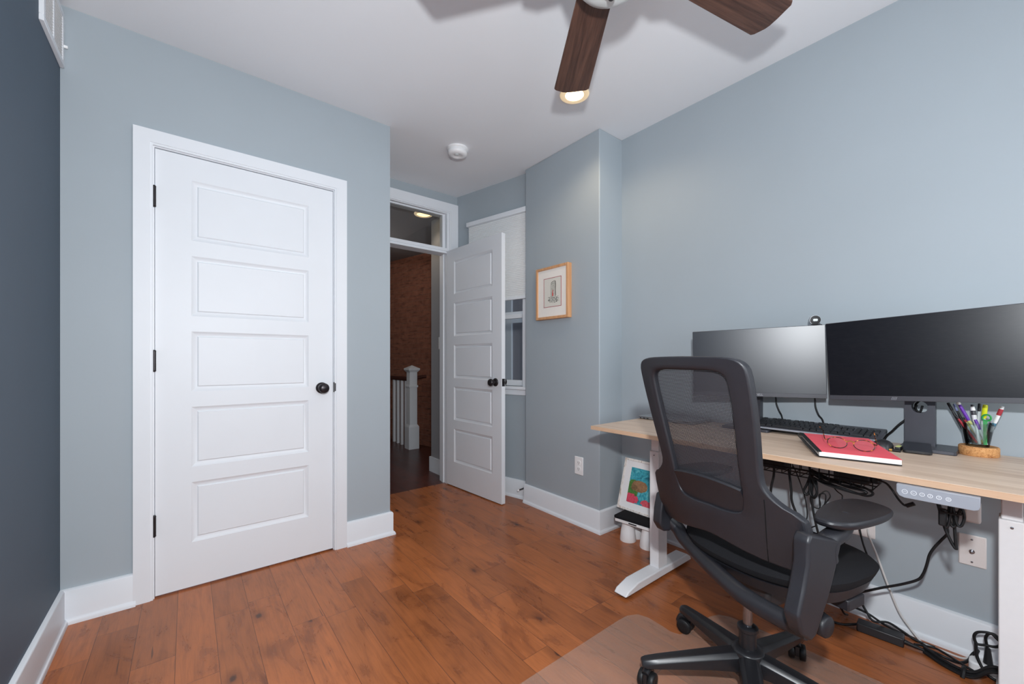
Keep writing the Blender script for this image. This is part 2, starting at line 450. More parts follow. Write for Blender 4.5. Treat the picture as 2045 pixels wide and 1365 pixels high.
# ================================================================ SETTING
CZ = 2.5135
XR, XC, YC, YH, XL, YB = 2.227, .977, 2.431, 3.118, -.404, -1.10
HX = 1.868                      # corner of door wall and window wall
WD = Vector((.2334, -.9724, 0)) # along the window wall, from that corner towards the room
WN = Vector((-.9724, -.2334, 0))# its normal, into the room
WA = Vector((HX, YH, 0))
struct('floor', MB().box(XL-.1, XR+.1, YB-.1, YH+.03, -.06, 0), M['floor'], 'hand-scraped reddish brown wood plank floor of the room', 'floor')
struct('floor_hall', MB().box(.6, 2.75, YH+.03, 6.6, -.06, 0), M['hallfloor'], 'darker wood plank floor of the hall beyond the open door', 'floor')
cb = MB().box(XL-.1, XR+.2, YB-.1, YH+.12, CZ, CZ+.08)
struct('ceiling', cb, M['ceil'], 'smooth white ceiling of the room', 'ceiling')
struct('ceiling_hall', MB().box(.6, 2.55, YH+.12, 6.6, 2.42, 2.5), M['hallpaint'], 'dim grey ceiling of the hall, seen through the transom', 'ceiling')
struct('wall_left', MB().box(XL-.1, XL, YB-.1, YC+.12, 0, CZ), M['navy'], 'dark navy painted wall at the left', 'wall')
b = MB()
b.box(XL, -.135, YC, YC+.12, 0, CZ); b.box(.665, XC, YC, YC+.12, 0, CZ); b.box(-.135, .665, YC, YC+.12, 2.05, CZ)
b.box(XC-.12, XC, YC+.12, YH+.0, 0, CZ)
struct('wall_far', b, M['wall'], 'blue grey wall with the closed panel door', 'wall', weld=True)
b = MB()
b.box(XC-.12, .985, YH, YH+.12, 0, CZ); b.box(1.775, HX+.12, YH, YH+.12, 0, CZ); b.box(.985, 1.775, YH, YH+.12, 2.36, CZ)
struct('wall_door', b, M['wall'], 'blue grey wall strip around the open doorway and transom', 'wall')
# window wall: t along WD from the corner, opening t .20-.745, z .868-2.20
def ww(t, n, z): p = WA + WD*t + WN*n; return (p.x, p.y, z)
def wbox(mb, t0, t1, n0, n1, z0, z1):
    m = Matrix(((WD.x, WN.x, 0, WA.x), (WD.y, WN.y, 0, WA.y), (0, 0, 1, 0), (0, 0, 0, 1)))
    return mb.box(t0, t1, n0, n1, z0, z1, m)
b = MB()
wbox(b, 0, .20, -.12, 0, 0, CZ); wbox(b, .745, .86, -.12, 0, 0, CZ); wbox(b, .20, .745, -.12, 0, 0, .868); wbox(b, .20, .745, -.12, 0, 2.20, CZ)
struct('wall_window', b, M['wall'], 'blue grey slanting wall with the window, behind the open door', 'wall')
struct('wall_chimney', MB().box(2.0, XR+.1, 1.635, 2.345, 0, CZ), M['wall'], 'blue grey chimney breast with the small framed print', 'wall', bevel=.006)
struct('wall_right', MB().box(XR, XR+.1, YB-.1, 1.635, 0, CZ), M['wall'], 'long blue grey wall at the right, behind the desk', 'wall')
b = MB()
for x0, x1 in ((XL-.1, -.3), (.6, 1.1), (2.0, XR+.1)): b.box(x0, x1, YB-.1, YB, 0, CZ)
for x0, x1 in ((-.3, .6), (1.1, 2.0)): b.box(x0, x1, YB-.1, YB, 0, .75); b.box(x0, x1, YB-.1, YB, 2.15, CZ)
struct('wall_rear', b, M['wall'], 'blue grey wall with two windows, behind the viewer', 'wall')
for k, (x0, x1) in enumerate(((-.3, .6), (1.1, 2.0))):
    b = MB()
    b.box(x0, x0+.05, YB-.07, YB-.02, .75, 2.15); b.box(x1-.05, x1, YB-.07, YB-.02, .75, 2.15)
    b.box(x0, x1, YB-.07, YB-.02, .75, .8); b.box(x0, x1, YB-.07, YB-.02, 2.1, 2.15); b.box(x0, x1, YB-.07, YB-.02, 1.43, 1.47)
    wn = struct('window_%d' % (k+2), b, M['white'], 'white sash window in the wall behind the viewer', 'window')
    obj('glass', MB().box(x0+.04, x1-.04, YB-.052, YB-.048, .79, 2.11), M['glass'], wn)
# hall beyond the door
b = MB()
b.box(1.85, 1.97, YH+.12, 3.575, 0, 2.42)
struct('wall_hall', b, M['hallpaint'], 'short grey hall wall just beyond the door frame', 'wall')
struct('wall_hall_far', MB().box(.6, 2.6, 6.45, 6.6, 0, 2.42), M['hallpaint'], 'grey wall at the hidden far end of the hall', 'wall')
struct('wall_hall_left', MB().box(.6, .72, YH+.12, 6.6, 0, 2.42), M['hallpaint'], 'grey hall wall hidden at the left', 'wall')
hr0, hr1 = Vector((1.97, 3.575, 0)), Vector((2.47, 4.36, 0)); hd = hr1-hr0
b = MB().box(-.02, hd.length, 0, 2.42, -.06, 0, frame_mat(tuple(hr0), hd, Vector((0, 0, 1))))
struct('wall_hall_right', b, M['hallpaint'], 'grey hall wall hidden behind the short wall strip', 'wall')
b = MB(); p = Vector((2.371, 4.546, 0)); dv = Vector((-.2334, .9724, 0))
q0 = p - dv*.22; q1 = p + dv*2.4
m = frame_mat((q0.x, q0.y, 0), dv, Vector((0, 0, 1)))      # local x along, y up, z = normal
for z0, z1 in ((0, 2.42),): b.box(0, 2.6, z0, z1, -.0, .12, m)
bw = struct('wall_brick', b, M['brick'], 'old red brick wall across the hall', 'wall')
# re-seat the brick wall with its own axes so the coursing runs level
bw.data.transform(Matrix.Translation(bw.location)); R = Matrix.Rotation(math.atan2(dv.y, dv.x), 4, 'Z'); T = Matrix.Translation(q0) @ R
bw.data.transform(T.inverted()); bw.location = q0; bw.rotation_euler = (0, 0, math.atan2(dv.y, dv.x))
# light well outside the window
b = MB(); wbox(b, -1.15, 1.6, -1.25, -1.2, 0, 3.2)
struct('wall_outside', b, M['siding'], 'dark grey wall of the light well outside the window', 'wall')

# baseboards
def base(mb, p0, p1, n, e0=0, e1=0):
    """board and shoe along p0-p1, standing off the wall by normal n; e: extensions at the ends"""
    p0 = Vector((*p0, 0)); p1 = Vector((*p1, 0)); d = (p1-p0).normalized(); n = Vector((*n, 0)).normalized()
    prof = [(0, 0), (.027, 0), (.026, .010), (.0225, .017), (.016, .021), (.015, .024), (.015, .130), (.011, .137), (0, .139)]
    A = [mb.b.verts.new((p0 - d*(e0*a) + n*a + Vector((0, 0, z)))) for a, z in prof]
    B = [mb.b.verts.new((p1 + d*(e1*a) + n*a + Vector((0, 0, z)))) for a, z in prof]
    k = len(prof); mb.face(A); mb.face(B[::-1])
    for i in range(k): mb.face([A[i], A[(i+1) % k], B[(i+1) % k], B[i]])
    return mb
struct('baseboard_left', base(MB(), (XL, YB), (XL, YC), (1, 0), -1, -1), M['white'], 'white baseboard along the navy wall', 'baseboard')
struct('baseboard_far', base(MB(), (XL, YC), (-.177, YC), (0, -1), -1, 0), M['white'], 'white baseboard between the navy wall and the closed door', 'baseboard')
b = base(MB(), (.714, YC), (XC, YC), (0, -1), 0, 1); base(b, (XC, YC), (XC, YH), (1, 0), 1, -1)
struct('baseboard_corner', b, M['white'], 'white baseboard right of the closed door, turning the corner', 'baseboard')
b = base(MB(), (2.0, 2.345), (2.0, 1.635), (-1, 0), 0, 1); base(b, (2.0, 1.635), (XR, 1.635), (0, -1), 1, -1)
struct('baseboard_chimney', b, M['white'], 'white baseboard wrapping the chimney breast', 'baseboard')
struct('baseboard_right', base(MB(), (XR, 1.635), (XR, YB), (-1, 0), -1, -1), M['white'], 'white baseboard along the right wall under the desk', 'baseboard')
e = WA + WD*.80
struct('baseboard_window', base(MB(), (WA.x, WA.y), (e.x, e.y), (WN.x, WN.y), 0, 0), M['white'], 'white baseboard below the window, behind the open door', 'baseboard')
b = MB().box(1.835, 1.85, YH+.14, 3.575, 0, .14).box(1.835, 1.985, 3.575, 3.59, 0, .14)
struct('baseboard_hall', b, M['white'], 'white baseboard of the short hall wall', 'baseboard')
b = MB().box(.72, .735, YH+.14, 6.5, 0, .14)
struct('trim_hall', b, M['white'], 'white baseboard of the hidden hall wall', 'baseboard')

# ---- panel doors
def panel_door(mb, Wd, Hd, T, px0, px1, pz, fn, both=True):
    """moulded five panel slab; fn(u, depth, z) -> world; depth 0 = seen face, T = back"""
    def face(sign):
        D = lambda d: d if sign > 0 else T-d
        us = [0, px0, px1, Wd]; zs = [0]
        for a, c in pz: zs += [a, c]
        zs += [Hd]
        cache = {}
        def V(u, d, z):
            k = (round(u, 5), round(d, 5), round(z, 5))
            if k not in cache: cache[k] = mb.b.verts.new(fn(u, D(d), z))
            return cache[k]
        for i in range(3):
            for j in range(len(zs)-1):
                u0, u1, z0, z1 = us[i], us[i+1], zs[j], zs[j+1]
                if i == 1 and j % 2 == 1:
                    rings = [(0, 0), (.003, .0022), (.017, .0088), (.0215, .0094), (.0265, .0038)]
                    R = [[V(u0+k, d, z0+k), V(u1-k, d, z0+k), V(u1-k, d, z1-k), V(u0+k, d, z1-k)] for k, d in rings]
                    for A, B in zip(R, R[1:]):
                        for k in range(4): mb.face([A[k], A[(k+1) % 4], B[(k+1) % 4], B[k]])
                    mb.face(R[-1])
                else:
                    mb.face([V(u0, 0, z0), V(u1, 0, z0), V(u1, 0, z1), V(u0, 0, z1)])
        ring = [V(u, 0, 0) for u in us] + [V(Wd, 0, z) for z in zs[1:]] + [V(u, 0, Hd) for u in us[::-1][1:]] + [V(0, 0, z) for z in zs[::-1][1:-1]]
        return ring
    A = face(1); B = face(-1); n = len(A)
    for i in range(n): mb.face([A[i], A[(i+1) % n], B[(i+1) % n], B[i]])
    return mb
PZ = [(.208+i*.3545, .208+i*.3545+.282) for i in range(5)]
def knob(parent, c, n, name='door_knob'):
    z = Vector(n).normalized(); x = Vector((0, 0, 1)).cross(z); m = frame_mat((0, 0, 0), x, Vector((0, 0, 1)))
    prof = [(.031, 0), (.031, .004), (.027, .009), (.014, .011), (.012, .026), (.018, .032), (.0265, .04), (.028, .05), (.025, .058), (.016, .063), (.001, .0645)]
    return obj(name, MB().lathe(prof, c, 24, m), M['bronze'], parent)
b = panel_door(MB(), .758, 2.018, .035, .129, .633, PZ, lambda u, d, z: (-.1145+u, YC+.004+d, z+.008))
d1 = struct('door_1', b, M['white'], 'closed white five panel door with dark knob', 'door', smooth=25)
knob(d1, (.585, YC+.004, .918), (0, -1, 0))
for z in (1.765, 1.026, .284):
    h = MB().lathe([(.0065, 0), (.0065, .086)], (-.117, YC-.004, z), 10).lathe([(.0045, -.006), (.0075, 0)], (-.117, YC-.004, z), 10).lathe([(.0075, .086), (.0045, .092)], (-.117, YC-.004, z), 10)
    obj('hinge', h, M['bronze'], d1)
obj('strike_plate', MB().box(.646, .6495, YC-.012, YC+.006, .892, .948).box(.6495, .656, YC-.013, YC-.010, .897, .943), M['bronze'], d1, bevel=.002)
def casing(mb, x0, x1, zt, y, w=.066, z0=0, out=-1):
    """flat casing with stepped inner and outer beads round an opening x0..x1, top zt, on wall plane y"""
    o = out
    for (a0, a1, t) in ((0, .010, .0125), (.010, w, .016)):
        mb.box(x0-a1, x0-a0, min(y, y+o*t), max(y, y+o*t), z0, zt+a1); mb.box(x1+a0, x1+a1, min(y, y+o*t), max(y, y+o*t), z0, zt+a1)
        mb.box(x0-a0, x1+a0, min(y, y+o*t), max(y, y+o*t), zt+a0, zt+a1)
    return mb
b = casing(MB(), -.1205, .6495, 2.034, YC)
b.box(-.135, -.1165, YC, YC+.12, 0, 2.03); b.box(.6455, .665, YC, YC+.12, 0, 2.03); b.box(-.135, .665, YC, YC+.12, 2.03, 2.05)
struct('trim_1', b, M['white'], 'white casing around the closed panel door', 'door frame')
# open doorway: jambs, transom bar, casing
b = casing(MB(), .995, 1.785, 2.352, YH, .083)
b.box(.98, 1.0, YH-.003, YH+.125, 0, 2.357); b.box(1.761, 1.79, YH-.003, YH+.125, 0, 2.357); b.box(.98, 1.79, YH-.002, YH+.124, 2.345, 2.366)
b.box(1.0, 1.761, YH-.002, YH+.11, 2.0, 2.012).box(1.0, 1.761, YH+.004, YH+.10, 2.012, 2.02).box(1.0, 1.761, YH-.004, YH+.11, 2.02, 2.044)
b.box(1.752, 1.762, YH+.045, YH+.075, 0, 2.0)
struct('trim_2', b, M['white'], 'white casing, jambs and transom bar of the open doorway', 'door frame')
b = MB().box(1.0, 1.022, YH+.03, YH+.07, 2.056, 2.335).box(1.737, 1.761, YH+.03, YH+.07, 2.056, 2.335).box(1.0, 1.761, YH+.03, YH+.07, 2.044, 2.056).box(1.0, 1.761, YH+.03, YH+.07, 2.335, 2.346)
tw = struct('window_4', b, M['white'], 'glazed transom light over the open doorway', 'window')
obj('glass', MB().box(1.02, 1.74, YH+.048, YH+.052, 2.052, 2.338), M['glass'], tw)
# open door leaf
H0 = Vector((1.757, 3.104, 0)); H1 = Vector((1.812, 2.394, 0)); ld = (H1-H0).normalized(); ln = Vector((-ld.y, ld.x, 0))
if ln.x < 0: ln = -ln
LW = (H1-H0).length
b = panel_door(MB(), LW, 2.008, .035, .105, LW-.107, [(a-.003, c-.003) for a, c in PZ], lambda u, d, z: tuple(H0 + ld*u + ln*d + Vector((0, 0, z+.007))))
d2 = struct('door_2', b, M['white'], 'open white five panel door swung against the window wall', 'door', smooth=25)
kc = H0 + ld*(LW-.068) + Vector((0, 0, .907))
knob(d2, tuple(kc), tuple(-ln)); knob(d2, tuple(kc+ln*.035), tuple(ln))
m = frame_mat(tuple(H1 + ln*.0175 + Vector((0, 0, .907))), ln, Vector((0, 0, 1)))
b = MB().box(-.0125, .0125, -.028, .028, -.001, .002, m).box(-.007, .007, -.01, .01, .002, .011, m)
obj('latch_plate', b, M['bronze'], d2)
# door stop on the chimney baseboard
b = MB().lathe([(.011, 0), (.011, .006), (.006, .012), (.0045, .06), (.007, .062), (.007, .072), (.004, .078)], (2.02, 2.372, .093), 12, frame_mat((0, 0, 0), (0, 1, 0), (-.2, 0, 1)))
ds = thing('door_stop', (2.02, 2.372, .05), 'small dark door stop sticking out of the baseboard behind the open door', 'door stop')
z = (Vector((-.86, .25, -.22))).normalized(); m = frame_mat((0, 0, 0), z.cross(Vector((0, 0, 1))).normalized(), z.cross(z.cross(Vector((0, 0, 1)))).normalized())
if (m.to_3x3() @ Vector((0, 0, 1))).dot(z) < 0: m = m @ Matrix.Rotation(PI, 4, 'X')
obj('spring', MB().lathe([(.010, -.006), (.010, .005), (.0055, .012), (.0045, .052)], (2.026, 2.378, .094), 12, m), M['bronze'], ds)
obj('rubber_tip', MB().lathe([(.006, .052), (.007, .056), (.006, .066), (.003, .068)], (2.026, 2.378, .094), 12, m), M['plate'], ds)

# ---- window behind the door
b = MB()
for t0, t1 in ((.185, .215), (.725, .76)): wbox(b, t0, t1, -.10, .010, .868, 2.21)
wbox(b, .185, .76, -.10, .010, 2.185, 2.215); 
wbox(b, .215, .73, -.075, -.045, 1.43, 1.462); wbox(b, .215, .73, -.045, -.020, 1.405, 1.437)      # meeting rails
wbox(b, .215, .245, -.045, -.02, .87, 1.43); wbox(b, .70, .728, -.045, -.02, .87, 1.43); wbox(b, .215, .73, -.045, -.02, .87, .915)
wbox(b, .215, .245, -.075, -.045, 1.45, 2.19); wbox(b, .70, .728, -.075, -.045, 1.45, 2.19)
w1 = struct('window_1', b, M['white'], 'white sash window half hidden by the open door', 'window', bevel=.002, seg=1)
b = MB(); wbox(b, .24, .705, -.035, -.031, .91, 1.41); wbox(b, .24, .705, -.062, -.058, 1.45, 2.19); obj('glass', b, M['glass'], w1)
b = MB(); wbox(b, .17, .79, -.02, .035, .845, .868); wbox(b, .185, .79, 0, .014, .80, .845)
obj('window_sill', b, M['white'], w1, bevel=.003)
# pleated shade
bl = thing('window_blind', tuple(WA+WD*.46+WN*.02)[:2]+(1.53,), 'white pleated shade pulled half down over the window behind the door', 'blind')
b = MB(); wbox(b, .155, .79, .012, .048, 2.205, 2.243); obj('headrail', b, M['white'], bl, bevel=.004)
b = MB(); n = 46; z0, z1 = 1.565, 2.207
for i in range(n):
    za = z0+(z1-z0)*i/n; zb = z0+(z1-z0)*(i+1)/n; zm = (za+zb)/2
    for (pa, na), (pb, nb) in (((za, .022), (zm, .026)), ((zm, .026), (zb, .022))):
        b.poly([ww(.165, na, pa), ww(.785, na, pa), ww(.785, nb, pb), ww(.165, nb, pb)])
obj('pleated_fabric', b, M['shade'], bl, smooth=0, weld=True, solid=.002)
b = MB(); wbox(b, .163, .787, .014, .036, 1.545, 1.567); obj('bottom_rail', b, M['white'], bl, bevel=.003)
# neighbour window across the light well
nw = thing('neighbour_window', tuple(WA-WN*1.2)[:2]+(.6,), 'white framed window of the building across the light well', 'window')
b = MB(); wbox(b, -.50, -.285, -1.2, -1.14, .6, 1.78); wbox(b, .30, .42, -1.2, -1.14, .6, 1.78); wbox(b, -.285, .30, -1.2, -1.14, .6, .72)
obj('frame', b, M['shade'], nw)
b = MB(); wbox(b, -.285, .30, -1.19, -1.17, .72, 1.78); obj('pane', b, plain('dusk_pane', (150, 146, 150), .4), nw)
b = MB(); wbox(b, -.285, .30, -1.165, -1.14, 1.50, 1.555); obj('blind_rail', b, M['white'], nw)
# ================================================================ THINGS ON WALLS AND CEILING
# recessed lamp
cx, cy = 1.640, 1.512
rl = thing('recessed_light', (cx, cy, CZ-.01), 'lit recessed ceiling light half hidden behind a fan blade', 'ceiling light')
obj('trim_ring', MB().lathe([(.052, -.003), (.076, -.001), (.078, -.004), (.070, -.009), (.050, -.006)], (cx, cy, CZ), 32, cap=False), M['cone'], rl)
obj('lamp', MB().lathe([(.053, -.004), (.030, -.008), (.001, -.010)], (cx, cy, CZ), 32, cap=False), M['lamp'], rl)
light('recessed_bulb', 'SPOT', (cx, cy, CZ-.03), 9, (1, .8, .55), .04, (0, 0, 0), spot=math.radians(150), blend=.6)
# smoke detector
sd = thing('smoke_detector', (1.44, 2.40, CZ-.05), 'round white smoke detector on the ceiling near the doorway', 'smoke detector')
obj('mounting_plate', MB().lathe([(.072, 0), (.072, -.008), (.066, -.014)], (1.44, 2.40, CZ), 32), M['plate'], sd)
obj('cover', MB().lathe([(.060, -.012), (.066, -.018), (.065, -.036), (.058, -.046), (.030, -.050), (.026, -.047), (.001, -.047)], (1.44, 2.40, CZ), 32), M['plate'], sd)
obj('test_button', MB().lathe([(.013, -.046), (.013, -.052), (.010, -.053)], (1.425, 2.385, CZ), 16), M['bowl'], sd)
# hall ceiling lamp
hl = thing('hall_ceiling_light', (1.70, 3.44, 2.40), 'lit round ceiling light in the hall, seen through the transom glass', 'ceiling light')
obj('trim_ring', MB().lathe([(.062, 0), (.085, 0), (.082, -.007), (.062, -.010)], (1.70, 3.44, 2.42), 28, cap=False), M['cone'], hl)
obj('lamp', MB().lathe([(.062, -.004), (.02, -.008), (.001, -.008)], (1.70, 3.44, 2.42), 28, cap=False), M['halllamp'], hl)
light('light_well_fill', 'AREA', (2.62, 3.25, 3.15), 9, (.95, .97, 1.0), .9, (0, 0, 0), .9)  # added area light, brightens the panes across the light well
light('hall_bulb_and_fill', 'SPOT', (1.70, 3.44, 2.385), 3, (1, .80, .58), .05, spot=math.radians(110), blend=.6)
light('hall_bulb_and_fill', 'POINT', (1.25, 4.45, 2.25), 6, (1, .90, .80), .08)  # added fill with no fixture, lights brick wall and newel evenly

# ceiling fan
fx, fy = .922, .712
fan = thing('ceiling_fan', (fx, fy, 2.07), 'ceiling fan with dark walnut blades and a white bowl light', 'ceiling fan')
obj('downrod', MB().lathe([(.06, CZ-.001), (.055, CZ-.04), (.02, CZ-.06), (.014, CZ-.065), (.014, 2.33)], (fx, fy, 0), 24), M['nickel'], fan)
obj('motor_housing', MB().lathe([(.05, 2.345), (.11, 2.335), (.135, 2.30), (.138, 2.23), (.125, 2.185), (.112, 2.17)], (fx, fy, 0), 40), M['nickel'], fan)
lampb = obj('light_bowl', MB().lathe([(.112, 2.176), (.112, 2.164), (.105, 2.146), (.090, 2.126), (.066, 2.112), (.033, 2.104), (.012, 2.102)], (fx, fy, 0), 40), M['bowl'], fan)
obj('finial', MB().lathe([(.028, 2.106), (.028, 2.099), (.021, 2.093), (.010, 2.089), (.011, 2.081), (.007, 2.075), (.001, 2.073)], (fx, fy, 0), 24), M['bronze'], fan)
def blade_pts():
    # u outward 0..L, w across; tip cut oblique with a bend, corner (left side looking outwards) longest
    return [(0, .056), (.43, .0735), (.4385, .066), (.4505, .036), (.452, .02), (.4475, -.01), (.4405, -.040), (.436, -.060), (.425, -.0705), (0, -.056)]
def blade(ang, tip, pitch=0.0):
    a = math.radians(ang); d = Vector((math.cos(a), math.sin(a), 0)); n = Vector((-d.y, d.x, 0))
    pts = blade_pts(); o = Vector(tip) - d*.436
    b = MB().prism(pts, lambda u, w, h: tuple(o + d*u + n*w + Vector((0, 0, h))), -.003, .003)
    ob = obj('blade', b, M['walnut'], fan, bevel=.002)
    # turn the blade's own axes along its length so that the grain follows it
    c = ob.location.copy(); R = Matrix.Rotation(a, 4, 'Z'); ob.data.transform(R.inverted()); ob.rotation_euler = (0, 0, a)
    br = MB(); r0 = Vector((fx, fy, 2.195)) + d*.11
    br.prism([(-.02, .03), (.09, .042), (.13, .02), (.13, -.02), (.09, -.042), (-.02, -.03)], lambda u, w, h: tuple(r0 + d*u + n*w + Vector((0, 0, h))), .0085, .0125)
    obj('blade_iron', br, M['nickel'], fan)
blade(52.6, (1.253, 1.171, 2.2)); blade(-14.5, (1.513, .5135, 2.2)); blade(128.5, (.545, 1.068, 2.2)); blade(200, (.33, .54, 2.2)); blade(272, (.945, .10, 2.2))

# vent grille on the navy wall
vt = thing('vent_grille', (-.404, 2.28, 2.25), 'white louvred vent grille high on the navy wall', 'vent')
ya, yb_, za, zb = 2.125, 2.425, 2.255, 2.475
b = MB().box(XL, XL+.013, ya, yb_, za, za+.022).box(XL, XL+.013, ya, yb_, zb-.022, zb).box(XL, XL+.013, ya, ya+.022, za+.022, zb-.022).box(XL, XL+.013, yb_-.022, yb_, za+.022, zb-.022)
b.box(XL, XL+.0125, 2.262, 2.274, za+.02, zb-.02)
obj('frame', b, M['white'], vt, bevel=.001, seg=1)
b = MB()
for i in range(17):
    z = za+.028+i*.0104
    m = Matrix.Translation((XL+.0070, 0, z)) @ Matrix.Rotation(math.radians(22), 4, 'Y')
    b.box(-.0048, .0048, ya+.02, yb_-.02, -.0008, .0008, m)
lab(obj('louvre', b, M['plate'], vt), 'slanted white louvre slats')
obj('back_plate', MB().box(XL, XL+.002, ya+.02, yb_-.02, za+.02, zb-.02), plain('vent_duct', (84, 79, 78), .8), vt)
obj('lever', MB().box(XL+.010, XL+.024, yb_-.012, yb_-.006, 2.335, 2.345), M['plate'], vt)

# framed print on the chimney breast
y0, y1, z0, z1, xf = 1.868, 2.184, 1.358, 1.722, 1.962
fp = thing('framed_print', (2.0, (y0+y1)/2, z0), 'small honey oak framed ink print on the chimney breast', 'picture')
b = MB()
fw_ = .018
b.box(xf, 2.0, y0, y0+fw_, z0, z1).box(xf, 2.0, y1-fw_, y1, z0, z1).box(xf, 2.0, y0+fw_, y1-fw_, z0, z0+fw_).box(xf, 2.0, y0+fw_, y1-fw_, z1-fw_, z1)
obj('frame', b, M['frameoak'], fp, bevel=.002, seg=1)
obj('mat_board', MB().box(xf+.008, xf+.012, y0+fw_, y1-fw_, z0+fw_, z1-fw_), M['mat_board'], fp)
ay0, ay1, az0, az1 = 1.938, 2.104, 1.444, 1.640
b = MB()
for (c0, c1, e0, e1) in ((ay0-.003, ay1+.003, az0-.003, az0), (ay0-.003, ay1+.003, az1, az1+.003), (ay0-.003, ay0, az0, az1), (ay1, ay1+.003, az0, az1)): b.box(xf+.0065, xf+.009, c0, c1, e0, e1)
obj('red_border', b, M['redline'], fp)
obj('print', MB().box(xf+.0072, xf+.009, ay0, ay1, az0, az1), M['printpaper'], fp)
# loose ink drawing of a stone gate on rocks (strokes lying on the paper)
b = MB(); rd = random.Random(3)
def stroke(p, w): b.tube([(xf+.0069, y, z) for y, z in p], w, 5, smooth=3)
cyp, czp = 2.012, 1.545
w = MB()   # pale washes: tower body and rocks
w.poly([(xf+.0071, cyp+.024, czp-.04), (xf+.0071, cyp+.020, czp+.066), (xf+.0071, cyp-.022, czp+.072), (xf+.0071, cyp-.024, czp-.04)])
w.poly([(xf+.00705, cyp+.05, czp-.062), (xf+.00705, cyp+.034, czp-.03), (xf+.00705, cyp-.03, czp-.034), (xf+.00705, cyp-.05, czp-.066), (xf+.00705, cyp, czp-.078)])
obj('ink_wash', w, M['inkgrey'], fp, smooth=0)
stroke([(cyp+.022, czp-.03), (cyp+.024, czp+.03), (cyp+.020, czp+.062)], .0006)
stroke([(cyp+.021, czp+.060), (cyp+.010, czp+.068), (cyp-.008, czp+.073), (cyp-.022, czp+.070)], .0013)
stroke([(cyp-.021, czp+.071), (cyp-.024, czp+.045), (cyp-.022, czp+.01), (cyp-.025, czp-.03)], .0019)
stroke([(cyp+.018, czp+.052), (cyp, czp+.056), (cyp-.018, czp+.054)], .0006)
for k in range(26):
    y = cyp+rd.uniform(-.018, .018); z = czp+rd.uniform(-.02, .058); a = rd.uniform(-.5, .5)
    stroke([(y, z), (y+.006*math.sin(a), z+.008*math.cos(a))], .00035)
for k in range(70):
    y = cyp+rd.uniform(-.052, .048); z = czp-.050+rd.uniform(-.03, .026)*(1-abs(y-cyp)*8); a = rd.uniform(0, 6.3); r = rd.uniform(.003, .008)
    stroke([(y, z), (y+r*math.cos(a), z+r*.6*math.sin(a)), (y+r*math.cos(a+1), z+r*.6*math.sin(a+1))], rd.choice((.0004, .0005, .0007, .0014)))
obj('ink_drawing', b, M['ink'], fp)
b = MB(); 
for q in ([(cyp+.008, czp-.03), (cyp+.006, czp-.005), (cyp+.002, czp+.012)], [(cyp+.004, czp-.03), (cyp+.002, czp-.01)]): b.tube([(xf+.0066, y, z) for y, z in q], .0022, 5, smooth=3)
obj('red_mark', b, M['inkred'], fp)
# outlets, plates
def plate_x(name, x, y0, y1, z0, z1, label, cat, mat, t=.006):
    r = thing(name, (x, (y0+y1)/2, z0), label, cat)
    obj('cover_plate', MB().box(x-t, x, y0, y1, z0, z1), mat, r, bevel=.003); return r
o1 = plate_x('wall_outlet', 2.0, 1.765, 1.838, .326, .443, 'white wall outlet low on the chimney breast', 'outlet', M['plate'])
for zc in (.405, .364):
    s = obj('socket', MB().prism(rrect(.034, .03, .012), lambda a, c, h: (2.0-h, 1.8015+a, zc+c), .005, .0085), M['plate'], o1)
    obj('slot', MB().box(1.9912, 1.9918, 1.8015-.007, 1.8015-.005, zc-.004, zc+.006).box(1.9912, 1.9918, 1.8015+.005, 1.8015+.007, zc-.004, zc+.006).box(1.9912, 1.9918, 1.7995, 1.8035, zc-.011, zc-.007), M['dark'], s)
o2 = plate_x('wall_outlet', XR, .377, .492, .330, .447, 'wide beige wall outlet under the desk, with a white cable', 'outlet', M['almond'])
for yc in (.412, .458):
    for zc in (.409, .368): obj('socket', MB().prism(rrect(.03, .028, .011), lambda a, c, h: (XR-h, yc+a, zc+c), .005, .0085), M['almond'], o2)
o3 = plate_x('coax_wall_plate', XR, .077, .145, .326, .438, 'beige wall plate with a single coax connector under the desk', 'wall plate', M['almond'])
mx_ = frame_mat((0, 0, 0), (0, 1, 0), (0, 0, 1))  # z axis = +x
mxn = frame_mat((0, 0, 0), (0, -1, 0), (0, 0, 1)) # z axis = -x
obj('coax_connector', MB().lathe([(.0075, .005), (.0075, .009), (.005, .009), (.005, .018), (.002, .019)], (XR, .112, .379), 14, mxn), M['chrome'], o3)
for zc in (.422, .341): obj('screw', MB().lathe([(.0032, .005), (.0032, .0075), (.001, .008)], (XR, .112, zc), 10, mxn), M['chrome'], o3)
wa = thing('wall_adapter', (XR, .110, .488), 'white plug-in wall adapter behind the desk control panel', 'power adapter')
obj('body', MB().box(XR-.032, XR-.002, .089, .131, .488, .565), M['almond'], wa, bevel=.008, seg=3)
obj('prongs', MB().box(XR-.003, XR, .100, .104, .52, .534).box(XR-.003, XR, .116, .120, .52, .534), M['chrome'], wa)
sw = thing('light_switch', (1.85, 3.385, 1.18), 'white light switch on the short hall wall by the door', 'switch')
obj('cover_plate', MB().box(1.844, 1.85, 3.35, 3.42, 1.175, 1.29), M['plate'], sw, bevel=.002)
obj('toggle', MB().box(1.834, 1.845, 3.381, 3.389, 1.222, 1.244), M['plate'], sw, bevel=.002)

